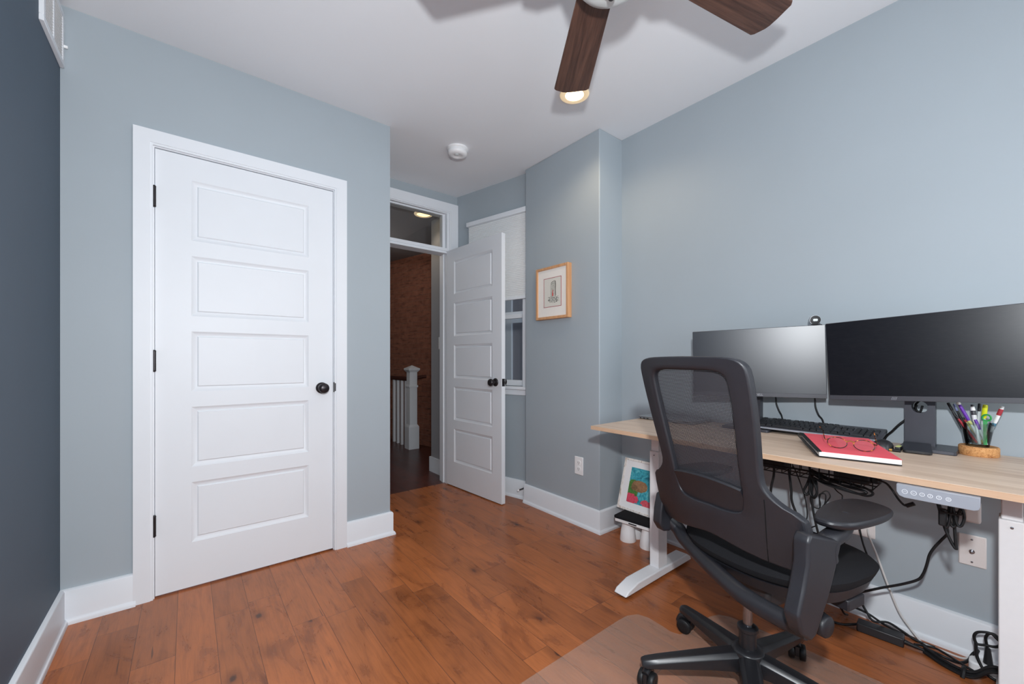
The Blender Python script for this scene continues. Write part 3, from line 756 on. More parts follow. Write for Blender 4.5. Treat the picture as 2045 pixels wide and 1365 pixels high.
# stair railing in the hall
sr = thing('stair_railing', (2.13, 4.62, 0), 'white newel post with balusters and dark handrail in the hall', 'railing')
nx, ny = 2.135, 4.63
b = MB().box(nx-.066, nx+.066, ny-.066, ny+.066, 0, .27)
b.lathe([(.066*1.414, .27), (.05*1.414, .295)], (nx, ny, 0), 4, Matrix.Rotation(PI/4, 4, 'Z'))
b.box(nx-.048, nx+.048, ny-.048, ny+.048, .28, .97)
b.box(nx-.056, nx+.056, ny-.056, ny+.056, .745, .77)
npst = obj('newel_post', b, M['white'], sr, bevel=.003)
b = MB().lathe([(.052*1.414, .93), (.072*1.414, .955), (.072*1.414, .975), (.05*1.414, .985), (.001, 1.012)], (nx, ny, 0), 4, Matrix.Rotation(PI/4, 4, 'Z'))
obj('cap', b, M['white'], npst, smooth=0)
obj('handrail', MB().prism(rrect(.06, .05, .014, 3), lambda a, c, h: (nx+a, h, .842+c), ny+.04, 5.25), M['rail'], sr)
obj('handrail_return', MB().tube([(nx+.04, ny+.0, .85), (nx+.14, ny-.01, .87), (nx+.18, ny-.02, .872)], .02, 8), M['rail'], sr)
for i in range(4):
    y = 4.80+i*.124
    obj('baluster', MB().box(2.135-.015, 2.135+.015, y-.015, y+.015, 0, .825), M['white'], sr)

# ================================================================ DESK
DT = .742
desk = thing('standing_desk', (1.9, .58, 0), 'light oak topped standing desk on white T-shaped legs', 'desk')
dt = obj('desktop', MB().box(1.592, 2.212, -.19, 1.356, DT-.019, DT), M['desk'], desk, bevel=.002)
obj('edge_band', MB().box(1.5905, 1.593, -.19, 1.356, DT-.0185, DT-.0008), M['deskedge'], dt)
def desk_leg(y):
    o = obj('leg', MB().box(1.800, 1.878, y-.0245, y+.0245, .05, .622), M['deskmetal'], desk, bevel=.003)
    obj('inner_column', MB().box(1.806, 1.872, y-.020, y+.020, .622, DT-.045), M['deskmetal'], o, bevel=.003)
    obj('screw', MB().lathe([(.0035, 0), (.0035, .002), (.001, .0025)], (1.80, y, .603), 10, mxn), M['chrome'], o)
    f = MB().prism([(1.525, .012), (1.545, .03), (1.62, .05), (2.06, .05), (2.09, .032), (2.10, .012)], lambda a, c, h: (a, h, c), y-.034, y+.034)
    ft = obj('foot', f, M['deskmetal'], desk, bevel=.005)
    for xx in (1.56, 2.07): obj('glide', MB().lathe([(.016, 0), (.016, .013)], (xx, y, 0), 12), M['rubber'], ft)
    obj('top_bracket', MB().box(1.798, 1.88, y-.026, y+.026, DT-.046, DT-.019), M['deskmetal'], desk, bevel=.003)
desk_leg(1.1315); desk_leg(.0165)
obj('crossbar', MB().box(1.94, 2.0, .04, 1.108, DT-.045, DT-.020), M['black'], desk)
obj('end_bracket', MB().box(1.625, 1.675, 1.20, 1.32, DT-.027, DT-.0195), M['black'], desk)
# control panel
cpn = Vector((-1, 0, 0)); pcx, pcz = 1.575, .7035
b = MB().prism([(.0785, .0175), (-.0785, .0175), (-.0785, -.006), (-.076, -.0145), (-.068, -.0185), (.062, -.0185), (.073, -.0145), (.0785, -.004)], lambda a, c, h: (pcx+h, .1435+a, pcz+c), 0, .02)
cp = obj('control_panel', b, M['grey'], desk, bevel=.0015)
b = MB()
my = frame_mat((0, 0, 0), (0, -1, 0), (0, 0, 1))
def pad_at(y, z): return Matrix.Translation((pcx-.0004, y, z)) @ my
ic = [(.2045, .0062), (.1865, .0062), (.1700, .0052), (.1545, .0052), (.1380, .0052), (.1205, .0052)]
pz = pcz-.0005
for i, (y, r) in enumerate(ic):
    b.lathe([(r, 0), (r, .0004), (r-.0011, .0004), (r-.0011, 0)], (0, 0, 0), 20, pad_at(y, pz), cap=False)
    if i in (0, 1):
        s = 1 if i == 0 else -1
        b.tube([(pcx-.0004, y+.003, pz-.001*s), (pcx-.0004, y, pz+.0016*s), (pcx-.0004, y-.003, pz-.001*s)], .0005, 5, smooth=1)
    elif i < 5: text_mesh(b, str(i-1), .0072, pad_at(y, pz))
    else:
        b.lathe([(.0024, 0), (.0024, .0004), (.0018, .0004), (.0018, 0)], (0, 0, 0), 14, pad_at(y, pz), cap=False)
        b.tube([(pcx-.0004, y, pz+.0012), (pcx-.0004, y, pz), (pcx-.0004, y-.0012, pz)], .0003, 4, smooth=1)
obj('button_icons', b, M['icon'], cp)
# wire cable tray under the top
tr = thing('cable_tray', (1.86, .5, .62), 'black wire cable tray hung under the desktop', 'cable tray')
b = MB()
for zz, xx in ((.702, 1.80), (.635, 1.80), (.635, 1.86), (.635, 1.92), (.702, 1.92), (.66, 1.80)): b.tube([(xx, .31, zz), (xx, .70, zz)], .0022, 5, smooth=1)
for i in range(14):
    y = .312+i*.0297; b.tube([(1.80, y, .722), (1.80, y, .635), (1.92, y, .635), (1.92, y, .722)], .0018, 5, smooth=1)
obj('wire_basket', b, M['cable'], tr)
pb = thing('power_brick', (1.86, .37, .64), 'black power brick lying in the wire tray under the desk', 'power brick')
obj('body', MB().box(1.825, 1.895, .325, .425, .640, .682), M['black'], pb, bevel=.006)
obj('plug_end', MB().box(1.845, 1.875, .300, .326, .646, .668), M['black'], pb, bevel=.004)
pb = thing('power_brick', (1.86, .64, .64), 'flat black power strip at the left end of the wire tray, near the chair back', 'power strip')
obj('body', MB().box(1.83, 1.89, .575, .695, .640, .676), M['black'], pb, bevel=.005)

# ================================================================ MONITORS
def monitor(name, TL, TR, BL, BR, label, scr, logo):
    """corner points of the front; L = far left of the seen screen"""
    TL, TR, BL, BR = map(Vector, (TL, TR, BL, BR)); ex = ((TR-TL)+(BR-BL)).normalized(); ez = ((TL-BL)+(TR-BR)); ez = (ez-ex*ez.dot(ex)).normalized()
    en = ex.cross(ez); c = (TL+TR+BL+BR)/4
    if en.x > 0: en = -en
    w = ((TR-TL).length+(BR-BL).length)/2; h = ((TL-BL).length+(TR-BR).length)/2
    return c, ex, ez, en, w, h
def build_monitor(label, TL, TR, BL, BR, scr, col_y, base, logo):
    c, ex, ez, en, w, h = monitor('', TL, TR, BL, BR, '', scr, logo)
    r = thing('monitor', (base[0]+base[1]) and ((base[0]+base[1])/2, (base[2]+base[3])/2, DT), label, 'monitor', 'monitors on the desk')
    m = Matrix(((ex.x, ez.x, -en.x, c.x), (ex.y, ez.y, -en.y, c.y), (ex.z, ez.z, -en.z, c.z), (0, 0, 0, 1)))   # x right, y up, z away
    bar = .018
    b = MB().box(-w/2, w/2, -h/2, h/2, .003, .026, m); sh = obj('housing', b, M['bezel'], r, bevel=.003)
    obj('rear_housing', MB().box(-w*.36, w*.36, -h*.34, h*.30, .026, .046, m), M['bezel'], sh, bevel=.01)
    obj('screen', MB().box(-w/2+.002, w/2-.002, -h/2+bar, h/2-.002, .0015, .004, m), scr, r)
    ch = obj('chin_bezel', MB().box(-w/2, w/2, -h/2, -h/2+bar, -.0005, .004, m), M['bezel'], r, bevel=.001)
    b = MB(); lm = m @ Matrix.Translation((logo[1], -h/2+bar/2, -.001)) @ Matrix.Rotation(PI, 4, 'Y')
    lm = m @ Matrix.Translation((logo[1], -h/2+bar/2, -.0007)) @ Matrix.Diagonal((1, 1, 1, 1))
    if logo[0] == '//':
        for k in range(4): b.box(-.0005, .0005, -.006, .006, -.0002, .0002, lm @ Matrix.Translation((-.006+k*.004, 0, 0)) @ Matrix.Rotation(-.35, 4, 'Z'))
    else: text_mesh(b, logo[0], .0135, lm)
    obj('logo', b, M['logo'], ch)
    # stand: base plate, column with cable hole, hinge
    x0, x1, y0, y1 = base
    obj('base_plate', MB().prism(rrect(x1-x0, y1-y0, .008, 3), lambda a, q, hh: ((x0+x1)/2+a, (y0+y1)/2+q, hh), DT, DT+.013), M['stand'], r, bevel=.002)
    cw = .041; cxf = 2.135; cxb = 2.168; zt = 1.06; hz = .897; hr = .022
    b = MB(); seg = 24
    # front and back faces with a round hole
    rings = []
    outer = []
    for k in range(seg):
        a = 2*PI*k/seg; ca, sa = math.cos(a), math.sin(a); s = min(cw/max(abs(ca), 1e-6), .05/max(abs(sa), 1e-6)); outer.append((ca*s, sa*s))
    for qx, qz in ((cw, .05), (-cw, .05), (-cw, -.05), (cw, -.05)):
        k = min(range(seg), key=lambda i: (outer[i][0]-qx)**2+(outer[i][1]-qz)**2); outer[k] = (qx, qz)
    def V(x, y, z): return b.b.verts.new((x, col_y+y, z))
    F = [[V(x, hr*math.cos(2*PI*k/seg), hz+hr*math.sin(2*PI*k/seg)) for k in range(seg)] for x in (cxf, cxb)]
    O = [[V(x, outer[k][0], hz+outer[k][1]) for k in range(seg)] for x in (cxf, cxb)]
    for i in (0, 1):
        for k in range(seg): b.face([F[i][k], F[i][(k+1) % seg], O[i][(k+1) % seg], O[i][k]])
    for k in range(seg): b.face([F[0][k], F[0][(k+1) % seg], F[1][(k+1) % seg], F[1][k]])
    for x in (cxf, cxb):
        b.poly([(x, col_y-cw, DT+.012), (x, col_y+cw, DT+.012), (x, col_y+cw, hz-.05), (x, col_y-cw, hz-.05)]); b.poly([(x, col_y-cw, hz+.05), (x, col_y+cw, hz+.05), (x, col_y+cw, zt), (x, col_y-cw, zt)])
    for q in (col_y-cw, col_y+cw): b.poly([(cxf, q, DT+.012), (cxb, q, DT+.012), (cxb, q, zt), (cxf, q, zt)])
    b.poly([(cxf, col_y-cw, zt), (cxb, col_y-cw, zt), (cxb, col_y+cw, zt), (cxf, col_y+cw, zt)]); b.poly([(cxf, col_y-cw, DT+.012), (cxb, col_y-cw, DT+.012), (cxb, col_y+cw, DT+.012), (cxf, col_y+cw, DT+.012)])
    obj('stand_column', b, M['stand'], r, weld=True, smooth=20)
    hp = m @ Vector((0, 0, .046)); hp.z = 1.02
    obj('hinge', MB().tube([(2.14, col_y, 1.02), tuple(hp)], .02, 12, smooth=1), M['stand'], r)
    return r
build_monitor('monitor on the left, behind the mesh chair, with the camera clipped on top', (1.962, 1.018, 1.213), (2.108, .514, 1.223), (1.962, 1.018, .900), (2.108, .514, .910), M['screen'], .818, (2.05, 2.215, .715, .92), ('DELL', .017))
s_ = .54/.506
TLr = Vector((2.063, .500, 1.223)); TRr = Vector((2.028, -.005, 1.2496)); BLr = Vector((2.063, .500, .910)); BRr = Vector((2.028, -.005, .937))
build_monitor('monitor at the right edge, with the black screen and the pen cup under it', TLr, TLr+(TRr-TLr)*s_, BLr, BLr+(BRr-BLr)*s_, M['screen2'], .237, (2.060, 2.215, .138, .285), ('//', -.072))
# webcam
wc = thing('webcam', (2.095, .548, 1.222), 'round black webcam clipped to the top of the left monitor', 'webcam')
ax = Vector((-.93, -.36, -.04)).normalized(); m = frame_mat((0, 0, 0), ax.cross(Vector((0, 0, 1))), ax.cross(ax.cross(Vector((0, 0, 1)))))
if (m.to_3x3() @ Vector((0, 0, 1))).dot(ax) < 0: m = m @ Matrix.Rotation(PI, 4, 'X')
c0 = Vector((2.115, .556, 1.2445))
obj('body', MB().lathe([(.016, -.028), (.0205, -.024), (.0205, .012), (.0195, .0155)], tuple(c0), 28, m), M['silver'], wc)
obj('lens_face', MB().lathe([(.0188, .0155), (.0188, .0185), (.017, .019), (.001, .0192)], tuple(c0), 28, m), M['rubber'], wc)
obj('lens', MB().prism(rrect(.016, .010, .003), lambda a, q, h: tuple(c0 + m @ Vector((a, q, h))), .0185, .0196), M['bowl'], wc)
obj('clip', MB().box(2.088, 2.150, .538, .562, 1.2225, 1.2275).box(2.128, 2.140, .544, .556, 1.2, 1.232), M['black'], wc, bevel=.001)

# ================================================================ KEYBOARD
kb = thing('keyboard', (2.062, .562, .757), 'black full size keyboard behind the red notebook', 'keyboard', rot=(math.radians(9), 0, -PI/2))
KW, KD = .452, .142
kcase = obj('case', MB().prism([(0, 0), (0, .010), (.012, .014), (KD-.004, .016), (KD, .012), (KD, 0)], lambda a, q, h: (h, a, q), -KW/2, KW/2), M['bezel'], kb, local=True, bevel=.003)
obj('front_lip', MB().box(-KW/2+.002, KW/2-.002, -.0015, .006, .002, .0095), M['grey'], kb, local=True, bevel=.002)
for xx in (-.2, .2): obj('flip_foot', MB().box(xx-.012, xx+.012, KD-.02, KD-.012, -.018, .001), M['black'], kb, local=True)
U = .0191; keymesh = {}
def key(x, y, w, d=1.0):
    k = (w, d)
    hw = w*U/2-.0008; hd = d*U/2-.0009
    if k not in keymesh:
        b = MB(); z0, z1 = 0, .0065
        q = [(-hw, -hd, z0), (hw, -hd, z0), (hw, hd, z0), (-hw, hd, z0), (-hw+.002, -hd+.0015, z1), (hw-.002, -hd+.0015, z1), (hw-.002, hd-.003, z1+.0006), (-hw+.002, hd-.003, z1+.0006)]
        vs = [b.b.verts.new(p) for p in q]
        for f in ((0, 3, 2, 1), (4, 5, 6, 7), (0, 1, 5, 4), (1, 2, 6, 5), (2, 3, 7, 6), (3, 0, 4, 7)): b.face([vs[i] for i in f])
        o = obj('key', b, M['keycap'], kb, local=True, smooth=0); keymesh[k] = o; 
    else:
        o = keymesh[k].copy(); COL.objects.link(o); o.parent = kb
    o.location = (x, y, .0148+.0033)
x0 = -KW/2+.011
rows = [  # from front
 (.0155, [(0, 1.25), (1.25, 1.25), (2.5, 1.25), (3.75, 6.25), (10, 1.25), (11.25, 1.25), (12.5, 1.25), (13.75, 1.25), (15.25, 1), (16.25, 1), (17.25, 1), (18.5, 2), (20.5, 1)]),
 (.0155+U, [(0, 2.25)] + [(2.25+i, 1) for i in range(10)] + [(12.25, 2.75), (16.25, 1), (18.5, 1), (19.5, 1), (20.5, 1), (21.5, 1)]),
 (.0155+2*U, [(0, 1.75)] + [(1.75+i, 1) for i in range(11)] + [(12.75, 2.25), (18.5, 1), (19.5, 1), (20.5, 1)]),
 (.0155+3*U, [(0, 1.5)] + [(1.5+i, 1) for i in range(12)] + [(13.5, 1.5), (15.25, 1), (16.25, 1), (17.25, 1), (18.5, 1), (19.5, 1), (20.5, 1), (21.5, 1)]),
 (.0155+4*U, [(i, 1) for i in range(13)] + [(13, 2), (15.25, 1), (16.25, 1), (17.25, 1), (18.5, 1), (19.5, 1), (20.5, 1), (21.5, 1)]),
 (.0155+5.3*U, [(0, 1)] + [(2+i+(i//4)*.66, 1) for i in range(12)])]
for y, ks in rows:
    for kx, kw in ks: key(x0+(kx+kw/2)*U, y, kw)
# mouse
ms = thing('computer_mouse', (2.06, .322, DT), 'black computer mouse right of the keyboard', 'mouse')
b = MB(); rings = []
prof = [(0, .0), (.001, .010), (.006, .022), (.02, .033), (.045, .037), (.075, .031), (.095, .018), (.102, .007), (.1035, 0)]
for a, zt in prof:
    hwid = .031*math.sqrt(max(.02, 1-((a-.05)/.058)**2)) if abs(a-.05) < .058 else .008
    rings.append([b.b.verts.new((1.975+a*.86, .320+hwid*.95*math.cos(PI*k/10), DT+.0005+zt*math.sin(PI*k/10)**.6)) for k in range(11)])
for A, B in zip(rings, rings[1:]):
    for k in range(10): b.face([A[k], A[k+1], B[k+1], B[k]])
    b.face([A[0], B[0], B[10], A[10]])
obj('shell', b, M['black'], ms, smooth=60)
obj('scroll_wheel', MB().lathe([(.006, -.003), (.008, -.002), (.008, .002), (.006, .003)], (2.040, .320, DT+.0275), 14, frame_mat((0, 0, 0), (1, 0, 0), (0, 0, 1))), M['rubber'], ms)

# red notebook, dark pad beneath, glasses
pd = thing('notepad', (1.83, .42, DT), 'dark notepad lying under the red notebook, only its edge showing', 'notepad')
nb0, nb1, nb2, nb3 = Vector((1.673, .433, .7635)), Vector((1.726, .230, .7635)), Vector((1.982, .348, .778)), Vector((1.955, .571, .778))
ey = (nb1-nb0).normalized(); ex_ = ((nb3-nb0)+(nb2-nb1)).normalized(); ez_ = ey.cross(ex_).normalized(); ez_ = ez_ if ez_.z > 0 else -ez_
nbm = Matrix(((ey.x, ex_.x, ez_.x, nb0.x), (ey.y, ex_.y, ez_.y, nb0.y), (ey.z, ex_.z, ez_.z, nb0.z), (0, 0, 0, 1)))
NW, NL = .2105, .298
flat = nbm.copy(); 
obj('cover', MB().prism([(.02, .17), (NW-.005, .17), (NW-.01, NL-.02), (.02, NL-.02)], lambda a, q, h: (lambda p: (p.x, p.y, DT+h))(nbm @ Vector((a, q, 0))), 0, .009), M['black'], pd, bevel=.002)
nb = thing('notebook', tuple((nb0+nb2)/2 - Vector((0, 0, .022))), 'red covered spiral notebook under a pair of glasses on the desk', 'notebook')
obj('cover', MB().box(.004, NW, .001, NL, -.0012, 0, nbm), M['red'], nb)
obj('pages', MB().box(.006, NW-.001, .002, NL-.002, -.016, -.0014, nbm), M['paper'], nb)
obj('back_cover', MB().box(.002, NW, .001, NL, -.019, -.0165, nbm), M['rubber'], nb)
obj('spine_band', MB().prism([(.0, -.0), (.012, .0008), (.012, -.0015), (.0, -.003)], lambda a, q, h: tuple(nbm @ Vector((a, h, q))), -.001, NL), M['rubber'], nb)
b = MB()
for k in range(26): b.lathe([(.0095, -.0006), (.0107, -.0006), (.0107, .0006), (.0095, .0006)], (0, 0, 0), 12, nbm @ Matrix.Translation((.003, .012+k*.0115, -.0095)) @ Matrix.Rotation(PI/2, 4, 'X'), cap=False)
obj('spiral_wire', b, M['rubber'], nb)
gl = thing('eyeglasses', tuple(nbm @ Vector((.075, .09, 0))), 'tortoiseshell eyeglasses lying open on the red notebook', 'glasses')
# local frame on the cover: gx across (towards right rim), gy away (temple direction), gz up
pL = nbm.inverted() @ Vector((1.757, .398, .768)); pR = nbm.inverted() @ Vector((1.764, .326, .768))
gx = Vector((pR.x-pL.x, pR.y-pL.y, 0)).normalized(); gy = Vector((-gx.y, gx.x, 0)); gc = Vector(((pL.x+pR.x)/2, (pL.y+pR.y)/2, 0))
gm = nbm @ Matrix(((gx.x, gy.x, 0, gc.x), (gx.y, gy.y, 0, gc.y), (0, 0, 1, 0), (0, 0, 0, 1)))
tl = math.radians(58)
def rim_p(sx, a, r=1.0): return gm @ Vector((sx*.0345+.0262*r*math.cos(a), (.0192*r*math.sin(a)+.0195)*math.cos(tl), .0015+(.0192*r*math.sin(a)+.0195)*math.sin(tl)))
b = MB()
for sx in (-1, 1): b.tube([rim_p(sx, 2*PI*k/20) for k in range(20)], .0013, 6, closed=True, smooth=2)
fr_ = obj('rims', b, M['tortoise'], gl)
br0, br1 = rim_p(-1, math.radians(20)), rim_p(1, math.radians(160))
obj('bridge', MB().tube([br0, (br0+br1)/2+Vector((0, 0, .004)), br1], .0018, 6), M['brass'], gl)
for sx in (-1, 1):
    h0 = rim_p(sx, math.radians(35) if sx > 0 else math.radians(145))
    e1 = gm @ Vector((sx*.0665, .016, .024)); e2 = gm @ Vector((sx*.069, .07, .030)); e3 = gm @ Vector((sx*.071, .115, .036)); e4 = gm @ Vector((sx*.071-(.008 if sx < 0 else 0), .135, .046))
    obj('temple', MB().tube([h0, e1, e2, e3, e4], lambda t: .0017, 6), M['tortoise'], gl)
    b = MB(); ctr = b.b.verts.new(rim_p(sx, 0, 0)); rg = [b.b.verts.new(rim_p(sx, 2*PI*k/20, .97)) for k in range(20)]
    for k in range(20): b.face([ctr, rg[k], rg[(k+1) % 20]])
    obj('lens', b, M['lens'], gl)

# phone propped against the stand base, small black box with brass capped stick
ph = thing('phone', (2.08, .23, DT), 'black phone leaning on the base of the right monitor stand', 'phone')
p0 = Vector((1.992, .264, DT+.006)); p1 = Vector((2.001, .190, DT+.006)); p2 = Vector((2.150, .274, DT+.0185+.0035))
ex2 = (p1-p0).normalized(); ey2 = (p2-p0); ey2 = (ey2-ex2*ey2.dot(ex2)).normalized(); ez2 = ex2.cross(ey2)
pm = Matrix(((ex2.x, ey2.x, ez2.x, p0.x), (ex2.y, ey2.y, ez2.y, p0.y), (ex2.z, ey2.z, ez2.z, p0.z), (0, 0, 0, 1)))
obj('body', MB().prism(rrect(.0745, .132, .011), lambda a, q, h: tuple(pm @ Vector((a+.0372, q+.066, h))), -.004, .0042), M['black'], ph, bevel=.0015)
obj('screen', MB().prism(rrect(.069, .126, .009), lambda a, q, h: tuple(pm @ Vector((a+.0372, q+.066, h))), .0042, .0048), M['screen'], ph)
b = MB().box(2.035, 2.052, .275, .308, DT, DT+.022)
bx = thing('card_case', (2.045, .2915, DT), 'little black box between the mouse and the phone', 'box')
obj('body', MB().box(2.0, 2.048, .272, .2865, DT, DT+.016), M['black'], bx, bevel=.002)
obj('note', MB().box(2.004, 2.046, .2735, .285, DT+.016, DT+.0172), M['sticky'], bx)
bt = thing('lip_balm', (1.99, .287, DT), 'tiny brass capped tube lying by the mouse', 'lip balm')
obj('tube', MB().lathe([(.005, 0), (.005, .022)], (1.99, .291, DT+.0052), 14, frame_mat((0, 0, 0), (1, 0, 0), (0, 0, 1))), M['rubber'], bt)
obj('cap', MB().lathe([(.0055, -.010), (.0055, 0), (.003, .001)], (1.99, .291, DT+.0055), 14, frame_mat((0, 0, 0), (1, 0, 0), (0, 0, 1))), M['brass'], bt)
# laptop at the far left end of the desk
lt = thing('laptop', (2.1, 1.2, DT), 'closed silver laptop at the far left end of the desk', 'laptop')
lb = obj('base', MB().prism(rrect(.212, .318, .01), lambda a, q, h: (2.104+a, 1.20+q, h), DT+.002, DT+.0105), M['silver'], lt, bevel=.002)
obj('lid', MB().prism(rrect(.212, .318, .01), lambda a, q, h: (2.104+a, 1.20+q, h), DT+.0113, DT+.0165), M['silver'], lt, bevel=.002)
for yy, wd in ((1.34, .008), (1.318, .014), (1.296, .012)): obj('port', MB().box(1.9972, 2.0, yy-wd/2, yy+wd/2, DT+.004, DT+.0085), M['dark'], lb)
for xx in (2.02, 2.19):
    for yy in (1.06, 1.34): obj('foot', MB().lathe([(.006, 0), (.006, .0025)], (xx, yy, DT), 10), M['rubber'], lb)

# ================================================================ PEN CUP
ck = thing('cork_trivet', (2.145, .09, DT), 'round cork trivet under the glass pen cup', 'trivet')
obj('disc', MB().lathe([(.046, 0), (.0485, .003), (.0485, .029), (.046, .0325), (.036, .033), (.034, .031), (.001, .031)], (2.150, .093, DT), 40), M['cork'], ck)
CB = DT+.0315
cup = thing('pen_cup', (2.150, .096, CB), 'clear glass tumbler full of pens on a cork trivet', 'cup')
obj('glass_wall', MB().lathe([(.024, 0), (.0285, .001), (.0405, .080), (.0385, .0805), (.027, .008), (.001, .007)], (2.150, .096, CB), 28, cap=False), M['cupglass'], cup)
def pen(name, top, bot, r, mats, label, parts):
    """parts: list of (part name, start 0..1 from the bottom, end, radius factor, material)"""
    t = Vector(top); bo = Vector(bot); c = thing(name, tuple(bo), label, name.split('_')[-1], 'pens in the glass cup')
    for pn, a, e, f, mm in parts:
        p, q = bo.lerp(t, a), bo.lerp(t, e)
        obj(pn, MB().tube([p, p.lerp(q, .15), p.lerp(q, .85), q], lambda s, f=f: r*f*(1 if .05 < s < .95 else .82), 10, smooth=1), M[mm], c)
ZB = CB+.0095
pen('black_pen', (2.150, .166, .918), (2.150, .112, ZB), .0038, 0, 'thin black pen leaning furthest left in the pen cup', [('barrel', 0, .8, 1, 'black'), ('cap', .8, 1, 1.15, 'rubber')])
pen('blue_pen', (2.158, .152, .914), (2.152, .105, ZB), .0036, 0, 'black and grey blue pen second from left in the pen cup', [('barrel', 0, .82, 1, 'rubber'), ('button', .82, 1, .9, 'bluegrey')])
pen('red_pencil', (2.128, .144, .874), (2.132, .094, ZB), .0034, 0, 'red pencil leaning left inside the pen cup', [('lead', 0, .05, .5, 'dark'), ('barrel', .05, .9, 1, 'redline'), ('ferrule', .9, 1, 1.1, 'bronze')])
pen('purple_pen', (2.138, .141, .924), (2.138, .083, ZB), .0048, 0, 'purple pen with a white end in the pen cup', [('tip', 0, .1, .5, 'brass'), ('grip', .1, .45, .95, 'bowl'), ('band', .45, .55, 1.05, 'sticky'), ('barrel', .55, .93, 1, 'purple'), ('end', .93, 1, 1.05, 'plate')])
pen('white_pen', (2.148, .108, .916), (2.130, .0895, ZB), .0058, 0, 'chunky white multicolour pen in the middle of the pen cup', [('grip', 0, .55, .8, 'bowl'), ('barrel', .55, .95, 1.05, 'plate'), ('slider', .72, .86, 1.12, 'bezel'), ('button', .95, 1, .7, 'bezel')])
pen('grey_pen', (2.168, .0915, .92), (2.160, .098, ZB), .0038, 0, 'slim grey pen at the back of the pen cup', [('barrel', 0, .8, 1, 'bowl'), ('cap', .8, 1, 1.1, 'black')])
pen('yellow_highlighter', (2.148, .0775, .918), (2.160, .0885, ZB), .0062, 0, 'yellow highlighter in the pen cup', [('barrel', 0, .65, .9, 'bowl'), ('cap', .65, 1, 1.1, 'yellow')])
pen('white_marker', (2.145, .0395, .916), (2.150, .079, ZB), .0048, 0, 'white marker with a red clip leaning right in the pen cup', [('barrel', 0, .48, .9, 'bowl'), ('band', .48, .56, 1.05, 'teal'), ('cap', .56, 1, 1.1, 'plate'), ('clip', .76, .94, 1.25, 'redline')])
pen('black_marker', (2.157, .130, .868), (2.157, .118, ZB), .0042, 0, 'short black marker upright at the left side of the pen cup', [('barrel', 0, .6, 1, 'black'), ('cap', .6, 1, 1.1, 'rubber')])
pen('pencil', (2.140, .125, .862), (2.142, .080, ZB), .0034, 0, 'yellow pencil lying low inside the pen cup', [('lead', 0, .06, .5, 'dark'), ('barrel', .06, .9, 1, 'sticky'), ('eraser', .9, 1, 1.1, 'redline')])
pen('violet_pen', (2.136, .100, .866), (2.134, .074, ZB), .004, 0, 'clear pen with a violet cap inside the pen cup', [('barrel', 0, .6, 1, 'bowl'), ('cap', .6, 1, 1.1, 'purple')])
sc = thing('scissors', (2.128, .077, ZB), 'small green handled scissors standing in the pen cup', 'scissors', 'pens in the glass cup')
obj('blade', MB().prism([(-.004, 0), (.004, 0), (.005, .085), (-.005, .085)], lambda a, q, h: (2.126+h, .077+a, ZB+q), 0, .004), M['green'], sc)
b = MB(); b.tube([(2.128, .074+.0098*math.cos(2*PI*k/16), ZB+.0925+.0105*math.sin(2*PI*k/16)) for k in range(16)], .0028, 6, closed=True, smooth=2)
obj('handle', b, M['green'], sc)

# ================================================================ CHAIR
HUB = (1.40, .546); YAW = math.radians(-13.4)
ch = thing('office_chair', (HUB[0], HUB[1], 0), 'black mesh backed swivel office chair in front of the desk', 'chair', rot=(0, 0, YAW))
# chair space: x forward, y left, z up (s = right = -y)
def lerp_tab(z, zs, vs):
    if z <= zs[0]: return vs[0]
    for i in range(len(zs)-1):
        if z <= zs[i+1]: return vs[i]+(vs[i+1]-vs[i])*(z-zs[i])/(zs[i+1]-zs[i])
    return vs[-1]
def SF(s, z):
    return lerp_tab(z, [.42, .5, .6, .65, 1.08], [-.15, -.165, -.18, -.19, -.30]) + lerp_tab(z, [.48, .58, 1.08], [1.3, .8, .45])*s*s
def cpt(s, z, off=0): return (SF(s, z)+off, -s, z)
OUT = [(0, 1.083), (.08, 1.082), (.13, 1.080), (.163, 1.073), (.181, 1.059), (.187, 1.03), (.185, .95), (.179, .87), (.172, .80), (.170, .745), (.186, .715), (.214, .692), (.250, .668), (.253, .60), (.246, .530), (.19, .522), (.11, .533), (.05, .545), (0, .551)]
INN = [(0, 1.045), (.07, 1.044), (.10, 1.041), (.118, 1.034), (.127, 1.022), (.129, 1.00), (.128, .94), (.124, .87), (.119, .80), (.116, .745), (.115, .715), (.113, .692), (.110, .668), (.104, .654), (.092, .645), (.07, .641), (.045, .640), (.02, .641), (0, .642)]
b = MB(); T = .026
def ring2(L):
    pts = [Vector((s, z, 0)) for s, z in L] + [Vector((-s, z, 0)) for s, z in L[-2:0:-1]]
    return [(p.x, p.y) for p in catmull(pts, 2, True)]
full, fin = ring2(OUT), ring2(INN)
K = 5; n = len(full); lay = {}
for side, off in (('r', 0), ('f', T)):
    for j in range(K+1):
        t = j/K
        lay[side, j] = [b.b.verts.new(cpt(so+(si-so)*t, zo+(zi-zo)*t, off + ((.004 if j == K else 0) if side == 'r' else 0))) for (so, zo), (si, zi) in zip(full, fin)]
for side in 'rf':
    for j in range(K):
        A, B = lay[side, j], lay[side, j+1]
        for i in range(n): b.face([A[i], A[(i+1) % n], B[(i+1) % n], B[i]])
for j in (0, K):
    A, B = lay['r', j], lay['f', j]
    for i in range(n): b.face([A[i], A[(i+1) % n], B[(i+1) % n], B[i]])
obj('back_frame', b, M['chairblk2'], ch, local=True, smooth=40, bevel=.005, seg=3)
obj('seam', MB().tube([cpt(.172, .706, -.0004), cpt(.168, .66, -.0004), cpt(.163, .60, -.0004), cpt(.158, .528, -.0004)], .0011, 5), M['dark'], ch, local=True)
